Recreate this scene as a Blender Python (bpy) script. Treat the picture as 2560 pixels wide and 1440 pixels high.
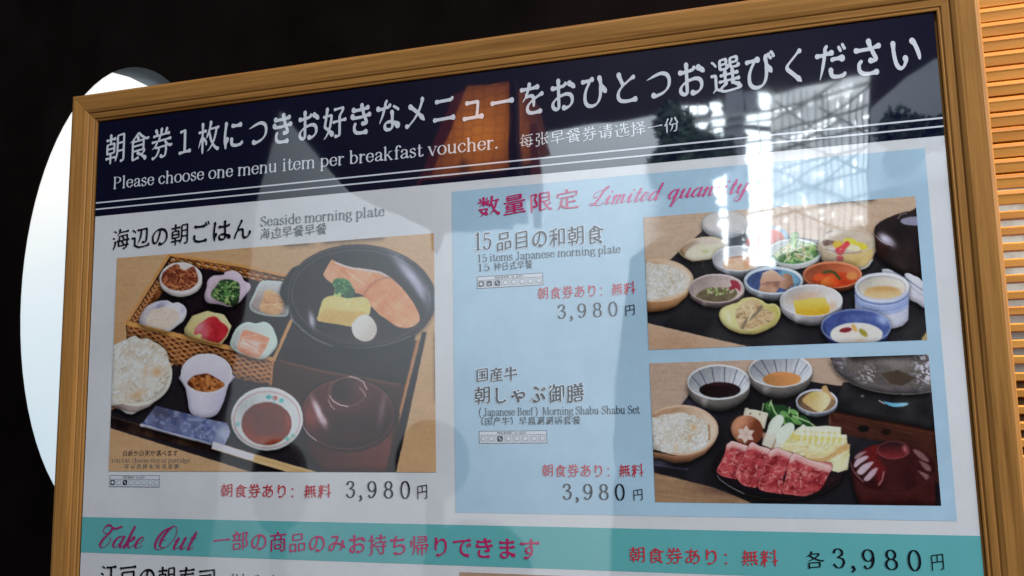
import bpy, bmesh, math, random
import numpy as np

# ------------------------------------------------------------------ scene, camera, light
scene = bpy.context.scene
for o in list(bpy.data.objects):
    bpy.data.objects.remove(o)
COL = scene.collection

# The sheet's own coordinates, in millimetres: u to the right and v down from the sheet's upper left corner,
# z into the wall.  One metre is 1000 of them; the sheet's top edge hangs 1.6 m above the floor.
TOP = 1.6
def W(u, v, z=0.0):
    return (u / 1000.0, z / 1000.0, TOP - v / 1000.0)

ROT = np.array([[0.96044513, 0.02105847, 0.27767192],
                [-0.05599912, 0.99137235, 0.11851145],
                [-0.2727806, -0.12937313, 0.953338]])
EYE = np.array([482.5951254, 219.98089603, -527.22913988])
FPX = 2126.047875

def to_sheet(x, y, z=0.0):
    """where a spot measured on the 2560 x 1440 reference lies on the plane z of the sheet's coordinates"""
    d = ROT.T @ np.array([(x - 1280) / FPX, (y - 720) / FPX, 1.0])
    return (EYE + (z - EYE[2]) / d[2] * d)[:2]

def from_sheet(U, V):
    """the same, the other way round, for whole arrays"""
    P = np.stack([U - EYE[0], V - EYE[1], np.zeros_like(U) - EYE[2]], -1) @ ROT.T
    return 1280 + FPX * P[..., 0] / P[..., 2], 720 + FPX * P[..., 1] / P[..., 2]

def across(x, y, dist):
    """where the thing stands whose mirror image the glossy sheet shows at a spot, dist mm in front of the sheet"""
    b = to_sheet(x, y)
    return b + (b - EYE[:2]) * dist / -EYE[2]

cam_data = bpy.data.cameras.new('camera')
cam = bpy.data.objects.new('camera', cam_data)
COL.objects.link(cam)
from mathutils import Matrix, Vector
def bvec(a): return Vector((a[0], a[2], -a[1]))
rx, ry, rz = bvec(ROT[0]), -bvec(ROT[1]), -bvec(ROT[2])
cam.matrix_world = Matrix(((rx.x, ry.x, rz.x, EYE[0] / 1000), (rx.y, ry.y, rz.y, EYE[2] / 1000),
                           (rx.z, ry.z, rz.z, TOP - EYE[1] / 1000), (0, 0, 0, 1)))
cam_data.sensor_width = 36
cam_data.lens = 36 * FPX / 2560
cam_data.clip_start = 0.01
cam_data.clip_end = 200
scene.camera = cam

world = bpy.data.worlds.new('World')
scene.world = world
world.use_nodes = True
bg = world.node_tree.nodes['Background']
bg.inputs[0].default_value = (0.62, 0.75, 1.0, 1)
bg.inputs[1].default_value = 0.05

def area(name, loc, target, size, power, color, sy=None):
    l = bpy.data.lights.new(name, 'AREA')
    l.energy = power; l.color = color; l.size = size
    if sy: l.shape = 'RECTANGLE'; l.size_y = sy
    o = bpy.data.objects.new(name, l); COL.objects.link(o)
    o.location = W(*loc)
    d = Vector(W(*target)) - o.location
    o.rotation_euler = d.to_track_quat('-Z', 'Y').to_euler()
    return o
# daylight from the garden side, from the right of and above the photographer
area('daylight_right', (1650, -320, -640), (450, 200, 0), 0.8, 34, (0.88, 0.94, 1.0))
# added fill lamp on the left, standing in for light the room scatters
area('fill_left', (-1500, 100, -650), (100, 200, 0), 1.0, 1.0, (0.85, 0.92, 1.0))
# warm lamp over the bamboo screen
area('warm_lamp', (1050, -420, 20), (720, 120, 160), 0.14, 10, (1.0, 0.60, 0.22))
# added unseen lamp that brightens the pale wall across the room
area('wall_fill', (300, -1750, -1500), (0, 300, -2500), 0.8, 66, (0.86, 0.94, 1.0))

scene.view_settings.view_transform = 'Standard'
scene.view_settings.look = 'None'
scene.view_settings.exposure = 0
scene.view_settings.gamma = 1
scene.view_settings.use_curve_mapping = False
scene.cycles.use_denoising = True
scene.cycles.denoising_prefilter = 'ACCURATE'
scene.cycles.max_bounces = 8
scene.cycles.sample_clamp_indirect = 4

# ------------------------------------------------------------------ helpers
def lin(c):
    c = np.asarray(c, float) / 255.0
    return np.where(c <= 0.04045, c / 12.92, ((c + 0.055) / 1.055) ** 2.4)

def tag(o, label=None, cat=None, group=None, kind=None):
    if label: o['label'] = label
    if cat: o['category'] = cat
    if group: o['group'] = group
    if kind: o['kind'] = kind
    return o

def empty(name, loc, label, cat, group=None):
    o = bpy.data.objects.new(name, None); COL.objects.link(o)
    o.location = loc; o.empty_display_size = 0.05
    return tag(o, label, cat, group)

def mesh_obj(name, verts, faces, mat, parent=None, smooth=False):
    me = bpy.data.meshes.new(name)
    me.from_pydata([tuple(map(float, v)) for v in verts], [], [tuple(f) for f in faces])
    if mat: me.materials.append(mat)
    if smooth:
        me.polygons.foreach_set('use_smooth', [True] * len(me.polygons))
    me.update()
    o = bpy.data.objects.new(name, me); COL.objects.link(o)
    if parent is not None:
        o.parent = parent
        o.matrix_parent_inverse = Matrix.Translation(parent_loc(parent)).inverted()
    return o

def parent_loc(p):
    v = Vector(p.location)
    return v

def wbox(u0, u1, v0, v1, z0, z1):
    P = [W(u, v, z) for z in (z0, z1) for v in (v0, v1) for u in (u0, u1)]
    F = [(0, 1, 3, 2), (4, 6, 7, 5), (0, 4, 5, 1), (2, 3, 7, 6), (0, 2, 6, 4), (1, 5, 7, 3)]
    return P, F

class MB:
    def __init__(s): s.v, s.f = [], []
    def add(s, V, F):
        n = len(s.v); s.v += [tuple(p) for p in V]; s.f += [tuple(i + n for i in f) for f in F]; return s
    def box(s, *a): return s.add(*wbox(*a))
    def quad(s, u0, u1, v0, v1, z): return s.add([W(u0, v0, z), W(u1, v0, z), W(u1, v1, z), W(u0, v1, z)], [(0, 3, 2, 1)])
    def bar(s, a, b, w, d):
        a, b = Vector(a), Vector(b); t = (b - a).normalized()
        n = t.cross(Vector((0, 1, 0))).normalized() * w / 2; y = Vector((0, 1, 0)) * d / 2
        P = [a + n + y, a - n + y, a - n - y, a + n - y, b + n + y, b - n + y, b - n - y, b + n - y]
        return s.add(P, [(0, 1, 2, 3), (7, 6, 5, 4), (0, 4, 5, 1), (1, 5, 6, 2), (2, 6, 7, 3), (3, 7, 4, 0)])
    def prism(s, pts, z0, z1):
        """a flat outline given in sheet coordinates, with real thickness"""
        n = len(pts)
        P = [W(u, v, z0) for u, v in pts] + [W(u, v, z1) for u, v in pts]
        F = [tuple(range(n)), tuple(range(2 * n - 1, n - 1, -1))] + [(i, (i + 1) % n, n + (i + 1) % n, n + i) for i in range(n)]
        return s.add(P, F)
    def build(s, name, mat, parent=None, smooth=False): return mesh_obj(name, s.v, s.f, mat, parent, smooth)

# ------------------------------------------------------------------ materials
class N:
    def __init__(s, name):
        s.m = bpy.data.materials.new(name); s.m.use_nodes = True
        s.t = s.m.node_tree; s.p = s.t.nodes['Principled BSDF']
    def n(s, typ, **kw):
        x = s.t.nodes.new(typ)
        for k, v in kw.items(): setattr(x, k, v)
        return x
    def l(s, a, b): s.t.links.new(a, b)
    def noise(s, scale, detail=3, vec=None, rough=0.5, dist=0.0):
        x = s.n('ShaderNodeTexNoise'); x.inputs['Scale'].default_value = scale
        x.inputs['Detail'].default_value = detail; x.inputs['Roughness'].default_value = rough
        x.inputs['Distortion'].default_value = dist
        if vec is not None: s.l(vec, x.inputs['Vector'])
        return x
    def ramp(s, fac, stops):
        r = s.n('ShaderNodeValToRGB'); e = r.color_ramp.elements
        while len(e) < len(stops): e.new(0.5)
        for el, (p, c) in zip(e, stops): el.position = p; el.color = tuple(c) + (1,)
        s.l(fac, r.inputs[0]); return r
    def mapping(s, scale, coord='Object'):
        tc = s.n('ShaderNodeTexCoord'); mp = s.n('ShaderNodeMapping'); mp.inputs['Scale'].default_value = scale
        s.l(tc.outputs[coord], mp.inputs['Vector']); return mp.outputs[0]

def film(x):
    """the glossy clear film that lies over the whole print; a slow ripple runs through it"""
    p = x.p
    p.inputs['Roughness'].default_value = 0.6
    p.inputs['Specular IOR Level'].default_value = 0.0
    p.inputs['Coat Weight'].default_value = 1.0
    p.inputs['Coat Roughness'].default_value = 0.03
    p.inputs['Coat IOR'].default_value = 3.1
    g = x.n('ShaderNodeNewGeometry')
    a = x.noise(5.0, 1, g.outputs['Position']); b = x.noise(26.0, 1, g.outputs['Position'])
    sm = x.noise(9.0, 6, g.outputs['Position'], 0.75); mr = x.n('ShaderNodeMapRange'); mr.inputs[1].default_value = 0.35; mr.inputs[2].default_value = 0.7
    mr.inputs[3].default_value = 0.016; mr.inputs[4].default_value = 0.045; x.l(sm.outputs[0], mr.inputs[0]); x.l(mr.outputs[0], p.inputs['Coat Roughness'])   # smudges
    ma = x.n('ShaderNodeMath', operation='MULTIPLY_ADD'); ma.inputs[1].default_value = 0.10
    x.l(b.outputs[0], ma.inputs[0]); x.l(a.outputs[0], ma.inputs[2])
    bp = x.n('ShaderNodeBump'); bp.inputs['Strength'].default_value = 0.5; bp.inputs['Distance'].default_value = 0.0015
    x.l(ma.outputs[0], bp.inputs['Height'])
    x.l(bp.outputs[0], p.inputs['Coat Normal'])

def ink(name, rgb, var=0.0, scale=14):
    x = N(name); film(x)
    if var:
        g = x.n('ShaderNodeNewGeometry'); nz = x.noise(scale, 6, g.outputs['Position'], 0.72)
        c = np.array(rgb)
        r = x.ramp(nz.outputs[0], [(0.32, tuple(c * (1 - var))), (0.68, tuple(np.minimum(c * (1 + var * 0.6), 0.9)))])
        x.l(r.outputs[0], x.p.inputs['Base Color'])
    else:
        x.p.inputs['Base Color'].default_value = tuple(rgb) + (1,)
    return x.m

def painted(name):
    x = N(name); film(x)
    a = x.n('ShaderNodeVertexColor', layer_name='print')
    x.l(a.outputs[0], x.p.inputs['Base Color'])
    return x.m

def simple(name, rgb, rough=0.6, var=0.25, scale=30, emit=None, strength=0, spec=0.3):
    x = N(name)
    c = np.array(rgb); mp = x.mapping((1, 1, 1)); nz = x.noise(scale, 4, mp)
    r = x.ramp(nz.outputs[0], [(0.3, tuple(c * (1 - var))), (0.7, tuple(c * (1 + var)))])
    x.l(r.outputs[0], x.p.inputs['Base Color'])
    x.p.inputs['Roughness'].default_value = rough
    x.p.inputs['Specular IOR Level'].default_value = spec
    if emit:
        x.p.inputs['Emission Color'].default_value = tuple(emit) + (1,)
        x.p.inputs['Emission Strength'].default_value = strength
    return x.m

def oak(name, base=(0.325, 0.150, 0.040)):
    x = N(name); c = np.array(base)
    tc = x.n('ShaderNodeTexCoord')
    oi = x.n('ShaderNodeObjectInfo'); ad = x.n('ShaderNodeVectorMath', operation='ADD')
    sc = x.n('ShaderNodeVectorMath', operation='SCALE'); sc.inputs[3].default_value = 7.0
    cx = x.n('ShaderNodeCombineXYZ'); x.l(oi.outputs['Random'], cx.inputs[0]); x.l(oi.outputs['Random'], cx.inputs[1]); x.l(oi.outputs['Random'], cx.inputs[2])
    x.l(cx.outputs[0], sc.inputs[0]); x.l(tc.outputs['Object'], ad.inputs[0]); x.l(sc.outputs[0], ad.inputs[1])
    mp = x.n('ShaderNodeMapping'); mp.inputs['Scale'].default_value = (2.6, 95, 95); x.l(ad.outputs[0], mp.inputs[0])
    nz = x.noise(1.0, 5, mp.outputs[0], 0.62, 0.6)
    mp2 = x.n('ShaderNodeMapping'); mp2.inputs['Scale'].default_value = (18, 620, 620); x.l(ad.outputs[0], mp2.inputs[0])
    nf = x.noise(1.0, 3, mp2.outputs[0], 0.6)
    r = x.ramp(nz.outputs[0], [(0.30, tuple(c * (0.46, 0.40, 0.32))), (0.46, tuple(c * 0.9)), (0.60, tuple(c * 1.06)), (0.74, tuple(c * (0.66, 0.62, 0.54)))])
    mx = x.n('ShaderNodeMix', data_type='RGBA', blend_type='MULTIPLY'); mx.inputs[0].default_value = 0.5
    r2 = x.ramp(nf.outputs[0], [(0.3, (0.55, 0.5, 0.45)), (0.62, (1.05, 1.05, 1.05))])
    x.l(r.outputs[0], mx.inputs[6]); x.l(r2.outputs[0], mx.inputs[7]); x.l(mx.outputs[2], x.p.inputs['Base Color'])
    x.p.inputs['Roughness'].default_value = 0.42
    x.p.inputs['Specular IOR Level'].default_value = 0.10
    bp = x.n('ShaderNodeBump'); bp.inputs['Strength'].default_value = 0.25; bp.inputs['Distance'].default_value = 0.0006
    x.l(nf.outputs[0], bp.inputs['Height']); x.l(bp.outputs[0], x.p.inputs['Normal'])
    return x.m
# ------------------------------------------------------------------ lettering: brush, roman and script hands
# Each letter is reduced to the centre lines of its strokes, and the strokes are drawn again with a brush or a pen.
SP = 100                                   # samples per em of the centre-line grid
X0, Y0, NX, NY = -0.12, -0.34, 136, 140
_scratch = bpy.data.curves.new('lettering', 'FONT')
_scratch_o = bpy.data.objects.new('lettering', _scratch)
COL.objects.link(_scratch_o)

def _outline(body):
    _scratch.body = body
    bpy.context.view_layer.update()
    dg = bpy.context.evaluated_depsgraph_get()
    me = bpy.data.meshes.new_from_object(_scratch_o.evaluated_get(dg))
    me.calc_loop_triangles()
    v = np.array([p.co[:2] for p in me.vertices]).reshape(-1, 2)
    t = [tuple(q.vertices) for q in me.loop_triangles]
    bpy.data.meshes.remove(me)
    return v, t

def _mask(ch):
    v, tris = _outline(ch)
    m = np.zeros((NY, NX), bool)
    if not len(v): return m
    p = (v - (X0, Y0)) * SP
    for a, b, c in tris:
        A, B, C = p[a], p[b], p[c]
        lo = np.maximum(np.floor(np.minimum(np.minimum(A, B), C)).astype(int), 0)
        hi = np.minimum(np.ceil(np.maximum(np.maximum(A, B), C)).astype(int) + 1, (NX, NY))
        if (hi <= lo).any(): continue
        xs, ys = np.meshgrid(np.arange(lo[0], hi[0]), np.arange(lo[1], hi[1]))
        d = (B[0] - A[0]) * (C[1] - A[1]) - (C[0] - A[0]) * (B[1] - A[1])
        if abs(d) < 1e-9: continue
        w1 = ((B[0] - A[0]) * (ys - A[1]) - (xs - A[0]) * (B[1] - A[1])) / d
        w2 = ((xs - A[0]) * (C[1] - A[1]) - (C[0] - A[0]) * (ys - A[1])) / d
        m[lo[1]:hi[1], lo[0]:hi[0]] |= (w1 >= -1e-6) & (w2 >= -1e-6) & (w1 + w2 <= 1 + 1e-6)
    return m

def _thin(m):
    im = np.pad(m, 1).astype(np.uint8)
    while True:
        changed = False
        for step in (0, 1):
            P = [im[:-2, 1:-1], im[:-2, 2:], im[1:-1, 2:], im[2:, 2:], im[2:, 1:-1], im[2:, :-2], im[1:-1, :-2], im[:-2, :-2]]
            Bn = sum(q.astype(int) for q in P)
            A = sum(((P[i] == 0) & (P[(i + 1) % 8] == 1)).astype(int) for i in range(8))
            if step == 0: c = (P[0] * P[2] * P[4] == 0) & (P[2] * P[4] * P[6] == 0)
            else: c = (P[0] * P[2] * P[6] == 0) & (P[0] * P[4] * P[6] == 0)
            kill = (im[1:-1, 1:-1] == 1) & (Bn >= 2) & (Bn <= 6) & (A == 1) & c
            if kill.any(): im[1:-1, 1:-1][kill] = 0; changed = True
        if not changed: return im[1:-1, 1:-1].astype(bool)

def _blobs(m):
    left = m.copy(); out = []
    while left.any():
        y, x = np.argwhere(left)[0]; todo = [(y, x)]; left[y, x] = False; got = []
        while todo:
            y, x = todo.pop(); got.append((y, x))
            for b, a in ((y + 1, x), (y - 1, x), (y, x + 1), (y, x - 1)):
                if 0 <= b < NY and 0 <= a < NX and left[b, a]: left[b, a] = False; todo.append((b, a))
        out.append(np.array(got))
    return out

_skel = {}
def skeleton(ch):
    """centre-line points (em units), neighbours, ends with their paths"""
    if ch in _skel: return _skel[ch]
    m = _mask(ch); sk = _thin(m)
    for blob in _blobs(m):                      # a dot may thin away to nothing: give it back its middle
        if not sk[blob[:, 0], blob[:, 1]].any(): c = blob.mean(0).round().astype(int); sk[c[0], c[1]] = True
    ys, xs = np.nonzero(sk); idx = {(x, y): i for i, (x, y) in enumerate(zip(xs, ys))}
    nb = [[] for _ in xs]
    for (x, y), i in idx.items():
        for dx in (-1, 0, 1):
            for dy in (-1, 0, 1):
                if (dx or dy) and (x + dx, y + dy) in idx:
                    if dx and dy and ((x + dx, y) in idx or (x, y + dy) in idx): continue
                    nb[i].append(idx[(x + dx, y + dy)])
    def walk(e):
        path = [e]; prev = -1; cur = e
        while True:
            nx = [j for j in nb[cur] if j != prev]
            if len(nx) != 1: break
            prev, cur = cur, nx[0]; path.append(cur)
            if len(path) > 400: break
        return path
    dead = set()
    for e in [i for i in range(len(xs)) if len(nb[i]) == 1]:
        p = walk(e)
        if len(p) <= 5 and len(nb[p[-1]]) >= 3: dead |= set(p[:-1])
    keep = [i for i in range(len(xs)) if i not in dead]
    mp = {o: n for n, o in enumerate(keep)}
    nb = [[mp[j] for j in nb[i] if j in mp] for i in keep]
    P = np.stack([xs[keep], ys[keep]], 1).astype(float).reshape(-1, 2)
    for _ in range(9):
        Q = P.copy()
        for i, n in enumerate(nb):
            if len(n) == 2: Q[i] = 0.4 * P[i] + 0.3 * (P[n[0]] + P[n[1]])
        P = Q
    ends = [walk(i) for i in range(len(P)) if len(nb[i]) == 1]
    P = P / SP + (X0 + 0.5 / SP, Y0 + 0.5 / SP)
    T = np.zeros_like(P)
    for i in range(len(P)):
        front, seen = [i], {i}
        for _ in range(4):
            front = [j for k in front for j in nb[k] if j not in seen]; seen |= set(front)
        q = P[list(seen)] - P[list(seen)].mean(0)
        if len(q) > 2:
            w, e = np.linalg.eigh(q.T @ q); T[i] = e[:, 1]
    _skel[ch] = (P, T, nb, ends)
    return _skel[ch]

def contour(P, R, g):
    """the filled outline of all discs (P, R), as polygons on a grid of g cells per em"""
    lo, hi = P.min(0) - R.max() - 2 / g, P.max(0) + R.max() + 2 / g
    nx, ny = (np.ceil((hi - lo) * g).astype(int) + 1)
    gx, gy = lo[0] + np.arange(nx) / g, lo[1] + np.arange(ny) / g
    F = np.full((ny, nx), -9.0)
    for s in range(0, len(P), 64):
        q, r = P[s:s + 64], R[s:s + 64]
        D = r[:, None, None] - np.sqrt((gx[None, None, :] - q[:, 0, None, None]) ** 2 + (gy[None, :, None] - q[:, 1, None, None]) ** 2)
        F = np.maximum(F, D.max(0))
    ins = F > 0
    V, faces, cache = [], [], {}
    def vert(key, p):
        if key not in cache: cache[key] = len(V); V.append(p)
        return cache[key]
    n_in = ins[:-1, :-1].astype(int) + ins[1:, :-1] + ins[:-1, 1:] + ins[1:, 1:]
    for j, i in zip(*np.nonzero(n_in)):
        c = [(i, j), (i + 1, j), (i + 1, j + 1), (i, j + 1)]
        poly = []
        for k in range(4):
            a, b = c[k], c[(k + 1) % 4]
            fa, fb = F[a[1], a[0]], F[b[1], b[0]]
            if fa > 0: poly.append(vert(a, (gx[a[0]], gy[a[1]])))
            if (fa > 0) != (fb > 0):
                t = fa / (fa - fb); key = (min(a, b), max(a, b))
                poly.append(vert(key, (gx[a[0]] + t * (gx[b[0]] - gx[a[0]]), gy[a[1]] + t * (gy[b[1]] - gy[a[1]]))))
        if len(poly) >= 3: faces.append(tuple(poly))
    return np.array(V), faces

def brush(ch, weight=1.0, grow=0.0):
    P, T, nb, ends = skeleton(ch)
    if not len(P): return P, np.zeros(0)
    kana = '\u3040' <= ch <= '\u30ff'
    sh = 0.05 if kana else 0.115
    Q = P.copy(); Q[:, 1] += sh * (P[:, 0] - 0.5)
    t = T.copy(); t[:, 1] += sh * t[:, 0]
    ang = np.arctan2(t[:, 1], t[:, 0])                       # -pi..pi, sign free
    a = np.mod(ang, math.pi)
    nib = math.radians(36 if kana else 22)                  # a slanted brush tip: rising strokes thin, falling ones full
    R = 0.0235 + (0.031 if kana else 0.029) * np.abs(np.sin(a - nib)) ** 0.9
    for i, n in enumerate(nb):
        if not n: R[i] = 0.062
    dense = 1.0 if len(P) < 330 else max(0.84, 330 / len(P))
    R *= dense
    add_p, add_r = [], []
    for path in ends:
        e = path[0]; k = path[min(7, len(path) - 1)]
        o = Q[e] - Q[k]; n = np.linalg.norm(o)
        if n < 1e-6: continue
        o /= n; th = math.degrees(math.atan2(o[1], o[0]))
        L = len(path)
        def prof(length, f):
            m = max(2, min(int(length * SP), L))
            for s, i in enumerate(path[:m]): R[i] *= f(s / m)
        lone = len(nb[path[-1]]) == 1
        if lone and L < 22:
            for i in path: R[i] *= 0.86
            continue
        if -40 <= th <= 50: prof(0.13, lambda s: 1.75 - 0.75 * s ** .7)                                # closing press of a bar
        elif th > 140 or th < -165: prof(0.09, lambda s: 1.45 - 0.45 * s)
        elif 50 < th <= 140: prof(0.11, lambda s: 1.35 - 0.35 * s)                                 # opening press of an upright
        elif -165 <= th < -112: prof(0.30, lambda s: 0.22 + 0.78 * s ** 0.8)                     # sweep to the left
        elif -78 < th < -40: prof(0.16, lambda s: 0.35 + 1.05 * min(1, s * 1.8) if s < .6 else 1.4 - (s - .6))   # sweep to the right
        else: prof(0.10, lambda s: 0.72 + 0.28 * s)
    for _ in range(5):
        R2 = R.copy()
        for i, n in enumerate(nb):
            if len(n) == 2: R2[i] = 0.4 * R[i] + 0.3 * (R[n[0]] + R[n[1]])
        R = R2
    return Q, R * weight + grow

def _spline(pts, n=16):
    p = np.array(pts, float)
    if len(p) < 3: return np.linspace(p[0], p[-1], 40)
    q = np.vstack([2 * p[0] - p[1], p, 2 * p[-1] - p[-2]]); out = []
    for i in range(1, len(q) - 2):
        t = np.linspace(0, 1, n, endpoint=False)[:, None]
        out.append(0.5 * (2 * q[i] + (q[i + 1] - q[i - 1]) * t + (2 * q[i - 1] - 5 * q[i] + 4 * q[i + 1] - q[i + 2]) * t ** 2 + (3 * q[i] - q[i - 1] - 3 * q[i + 1] + q[i + 2]) * t ** 3))
    return np.vstack(out + [q[-2:-1]])
def _ring(cx, cy, a, b):
    return [(cx + a * math.cos(t), cy + b * math.sin(t)) for t in [2 * math.pi * i / 16 for i in range(17)]]
_bb = [(.11, .36), (.22, .46), (.36, .42), (.43, .24), (.36, .06), (.22, .0), (.11, .08)]
_arch = lambda x: [(x, .33), (x + .10, .455), (x + .22, .44), (x + .28, .33), (x + .28, 0)]
# the roman hand: advance, strokes, serifs (x, y, left, right), round ends (x, y)
ROMAN = {
 'a': (.47, [[(.10, .36), (.16, .45), (.26, .47), (.35, .40), (.36, .30), (.36, .09), (.40, .01), (.46, .04)], [(.36, .27), (.20, .23), (.09, .14), (.12, .03), (.22, .01), (.36, .11)]], [], [(.11, .36)]),
 'b': (.50, [[(.11, .71), (.11, .02)], _bb], [(.11, .70, .09, 0)], []),
 'c': (.43, [[(.37, .37), (.30, .46), (.20, .46), (.08, .36), (.06, .22), (.12, .06), (.24, .0), (.39, .12)]], [], [(.36, .36)]),
 'd': (.51, [[(.40, .71), (.40, .01)], [(.40, .36), (.30, .46), (.15, .43), (.06, .24), (.13, .05), (.27, .0), (.40, .10)]], [(.40, .70, .09, 0), (.40, .0, 0, .09)], []),
 'e': (.44, [[(.07, .26), (.38, .26)], [(.38, .26), (.36, .40), (.24, .47), (.11, .40), (.06, .23), (.12, .06), (.25, .0), (.39, .12)]], [], []),
 'f': (.33, [[(.37, .63), (.31, .71), (.21, .68), (.17, .56), (.17, .3), (.17, .01)], [(.06, .46), (.31, .46)]], [(.17, 0, .10, .11)], [(.36, .64)]),
 'g': (.46, [_ring(.21, .31, .145, .15), [(.33, .42), (.43, .47)], [(.12, .20), (.09, .12), (.18, .07), (.33, .06), (.42, -.03), (.36, -.16), (.20, -.20), (.06, -.14), (.08, -.04), (.16, .05)]], [], [(.42, .46)]),
 'h': (.52, [[(.11, .71), (.11, 0)], _arch(.11)], [(.11, 0, .09, .09), (.39, 0, .09, .09), (.11, .70, .09, 0)], []),
 'i': (.27, [[(.13, .46), (.13, 0)]], [(.13, 0, .10, .10), (.13, .455, .09, 0)], [(.125, .64)]),
 'k': (.51, [[(.11, .71), (.11, 0)], [(.12, .19), (.38, .46)], [(.22, .28), (.42, 0)]], [(.11, 0, .09, .09), (.42, 0, .09, .09), (.37, .46, .08, .08), (.11, .70, .09, 0)], []),
 'l': (.27, [[(.13, .71), (.13, 0)]], [(.13, 0, .10, .10), (.13, .70, .09, 0)], []),
 'm': (.78, [[(.11, .46), (.11, 0)], _arch(.11), _arch(.385)], [(.11, 0, .09, .09), (.39, 0, .08, .08), (.665, 0, .09, .09), (.11, .455, .09, 0)], []),
 'n': (.52, [[(.11, .46), (.11, 0)], _arch(.11)], [(.11, 0, .09, .09), (.39, 0, .09, .09), (.11, .455, .09, 0)], []),
 'o': (.48, [_ring(.24, .23, .185, .24)], [], []),
 'p': (.50, [[(.11, .46), (.11, -.22)], _bb], [(.11, -.22, .09, .10), (.11, .455, .09, 0)], []),
 'r': (.37, [[(.11, .46), (.11, 0)], [(.11, .30), (.19, .43), (.29, .46)]], [(.11, 0, .09, .11), (.11, .455, .09, 0)], [(.31, .42)]),
 's': (.38, [[(.30, .37), (.27, .45), (.17, .47), (.08, .40), (.10, .31), (.28, .20), (.32, .10), (.24, .01), (.13, .0), (.07, .10)]], [], []),
 't': (.33, [[(.15, .61), (.15, .10), (.19, .01), (.27, .02), (.32, .08)], [(.04, .46), (.29, .46)]], [], []),
 'u': (.52, [[(.11, .46), (.11, .13), (.17, .01), (.27, .02), (.39, .12)], [(.39, .46), (.39, .01)]], [(.11, .455, .09, 0), (.39, .455, .09, 0), (.39, 0, 0, .09)], []),
 'v': (.46, [[(.06, .46), (.235, .0)], [(.235, .0), (.40, .46)]], [(.06, .46, .07, .09), (.40, .46, .08, .06)], []),
 'P': (.57, [[(.14, .69), (.14, 0)], [(.14, .68), (.32, .68), (.46, .60), (.46, .43), (.33, .34), (.14, .33)]], [(.14, 0, .10, .12), (.14, .69, .10, 0)], []),
 'S': (.52, [[(.42, .53), (.37, .66), (.25, .70), (.11, .63), (.10, .50), (.22, .40), (.38, .31), (.45, .18), (.37, .04), (.22, .0), (.09, .07), (.07, .20)]], [], []),
 'J': (.42, [[(.27, .69), (.27, .12), (.21, -.02), (.11, -.03), (.06, .06)]], [(.27, .69, .11, .11)], [(.075, .07)]),
 'B': (.58, [[(.14, .69), (.14, 0)], [(.14, .68), (.32, .68), (.42, .60), (.40, .45), (.30, .37), (.14, .37)], [(.30, .37), (.45, .29), (.47, .14), (.36, .02), (.14, .01)]], [(.14, 0, .10, .02), (.14, .69, .10, 0)], []),
 'M': (.78, [[(.13, .69), (.13, .3), (.13, 0)], [(.14, .69), (.38, .05)], [(.38, .05), (.63, .69)], [(.64, .69), (.64, 0)]], [(.13, 0, .09, .09), (.64, 0, .10, .10), (.13, .69, .10, .02), (.64, .69, .02, .10)], []),
 'E': (.56, [[(.14, .69), (.14, 0)], [(.14, .68), (.46, .68), (.46, .56)], [(.14, .36), (.34, .36)], [(.14, .01), (.46, .01), (.49, .15)]], [(.14, 0, .10, 0), (.14, .69, .10, 0)], []),
 'Y': (.56, [[(.07, .69), (.28, .32)], [(.28, .32), (.49, .69)], [(.28, .32), (.28, 0)]], [(.28, 0, .11, .11), (.07, .69, .07, .10), (.49, .69, .09, .07)], []),
 '1': (.50, [[(.27, .69), (.27, 0)], [(.27, .69), (.12, .61)]], [(.27, 0, .15, .15)], []),
 '5': (.50, [[(.14, .67), (.27, .655), (.41, .67)], [(.14, .67), (.12, .38)], [(.12, .38), (.26, .44), (.40, .37), (.43, .20), (.34, .03), (.20, -.01), (.09, .07)]], [(.14, .66, 0, .27), (.14, .68, 0, .27)], [(.10, .10)]),
 '3': (.50, [[(.09, .56), (.16, .66), (.28, .68), (.38, .60), (.37, .47), (.22, .37)], [(.22, .37), (.39, .32), (.43, .18), (.34, .02), (.20, -.01), (.07, .09)]], [], [(.10, .55), (.085, .10)]),
 '9': (.50, [_ring(.25, .47, .175, .21), [(.425, .48), (.43, .30), (.35, .08), (.20, -.01), (.10, .06)]], [], [(.11, .07)]),
 '8': (.50, [_ring(.25, .52, .15, .165), _ring(.25, .17, .185, .185)], [], []),
 '0': (.50, [_ring(.25, .335, .19, .36)], [], []),
 ',': (.24, [[(.12, .04), (.155, -.05), (.08, -.14)]], [], [(.11, .035)]),
 '.': (.24, [], [], [(.11, .04)]),
 '(': (.32, [[(.26, .76), (.14, .55), (.11, .3), (.14, .05), (.26, -.16)]], [], []),
 ')': (.32, [[(.06, .76), (.18, .55), (.21, .3), (.18, .05), (.06, -.16)]], [], []),
 '-': (.30, [], [(.15, .24, .10, .10), (.15, .225, .10, .10)], []),
}
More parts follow.
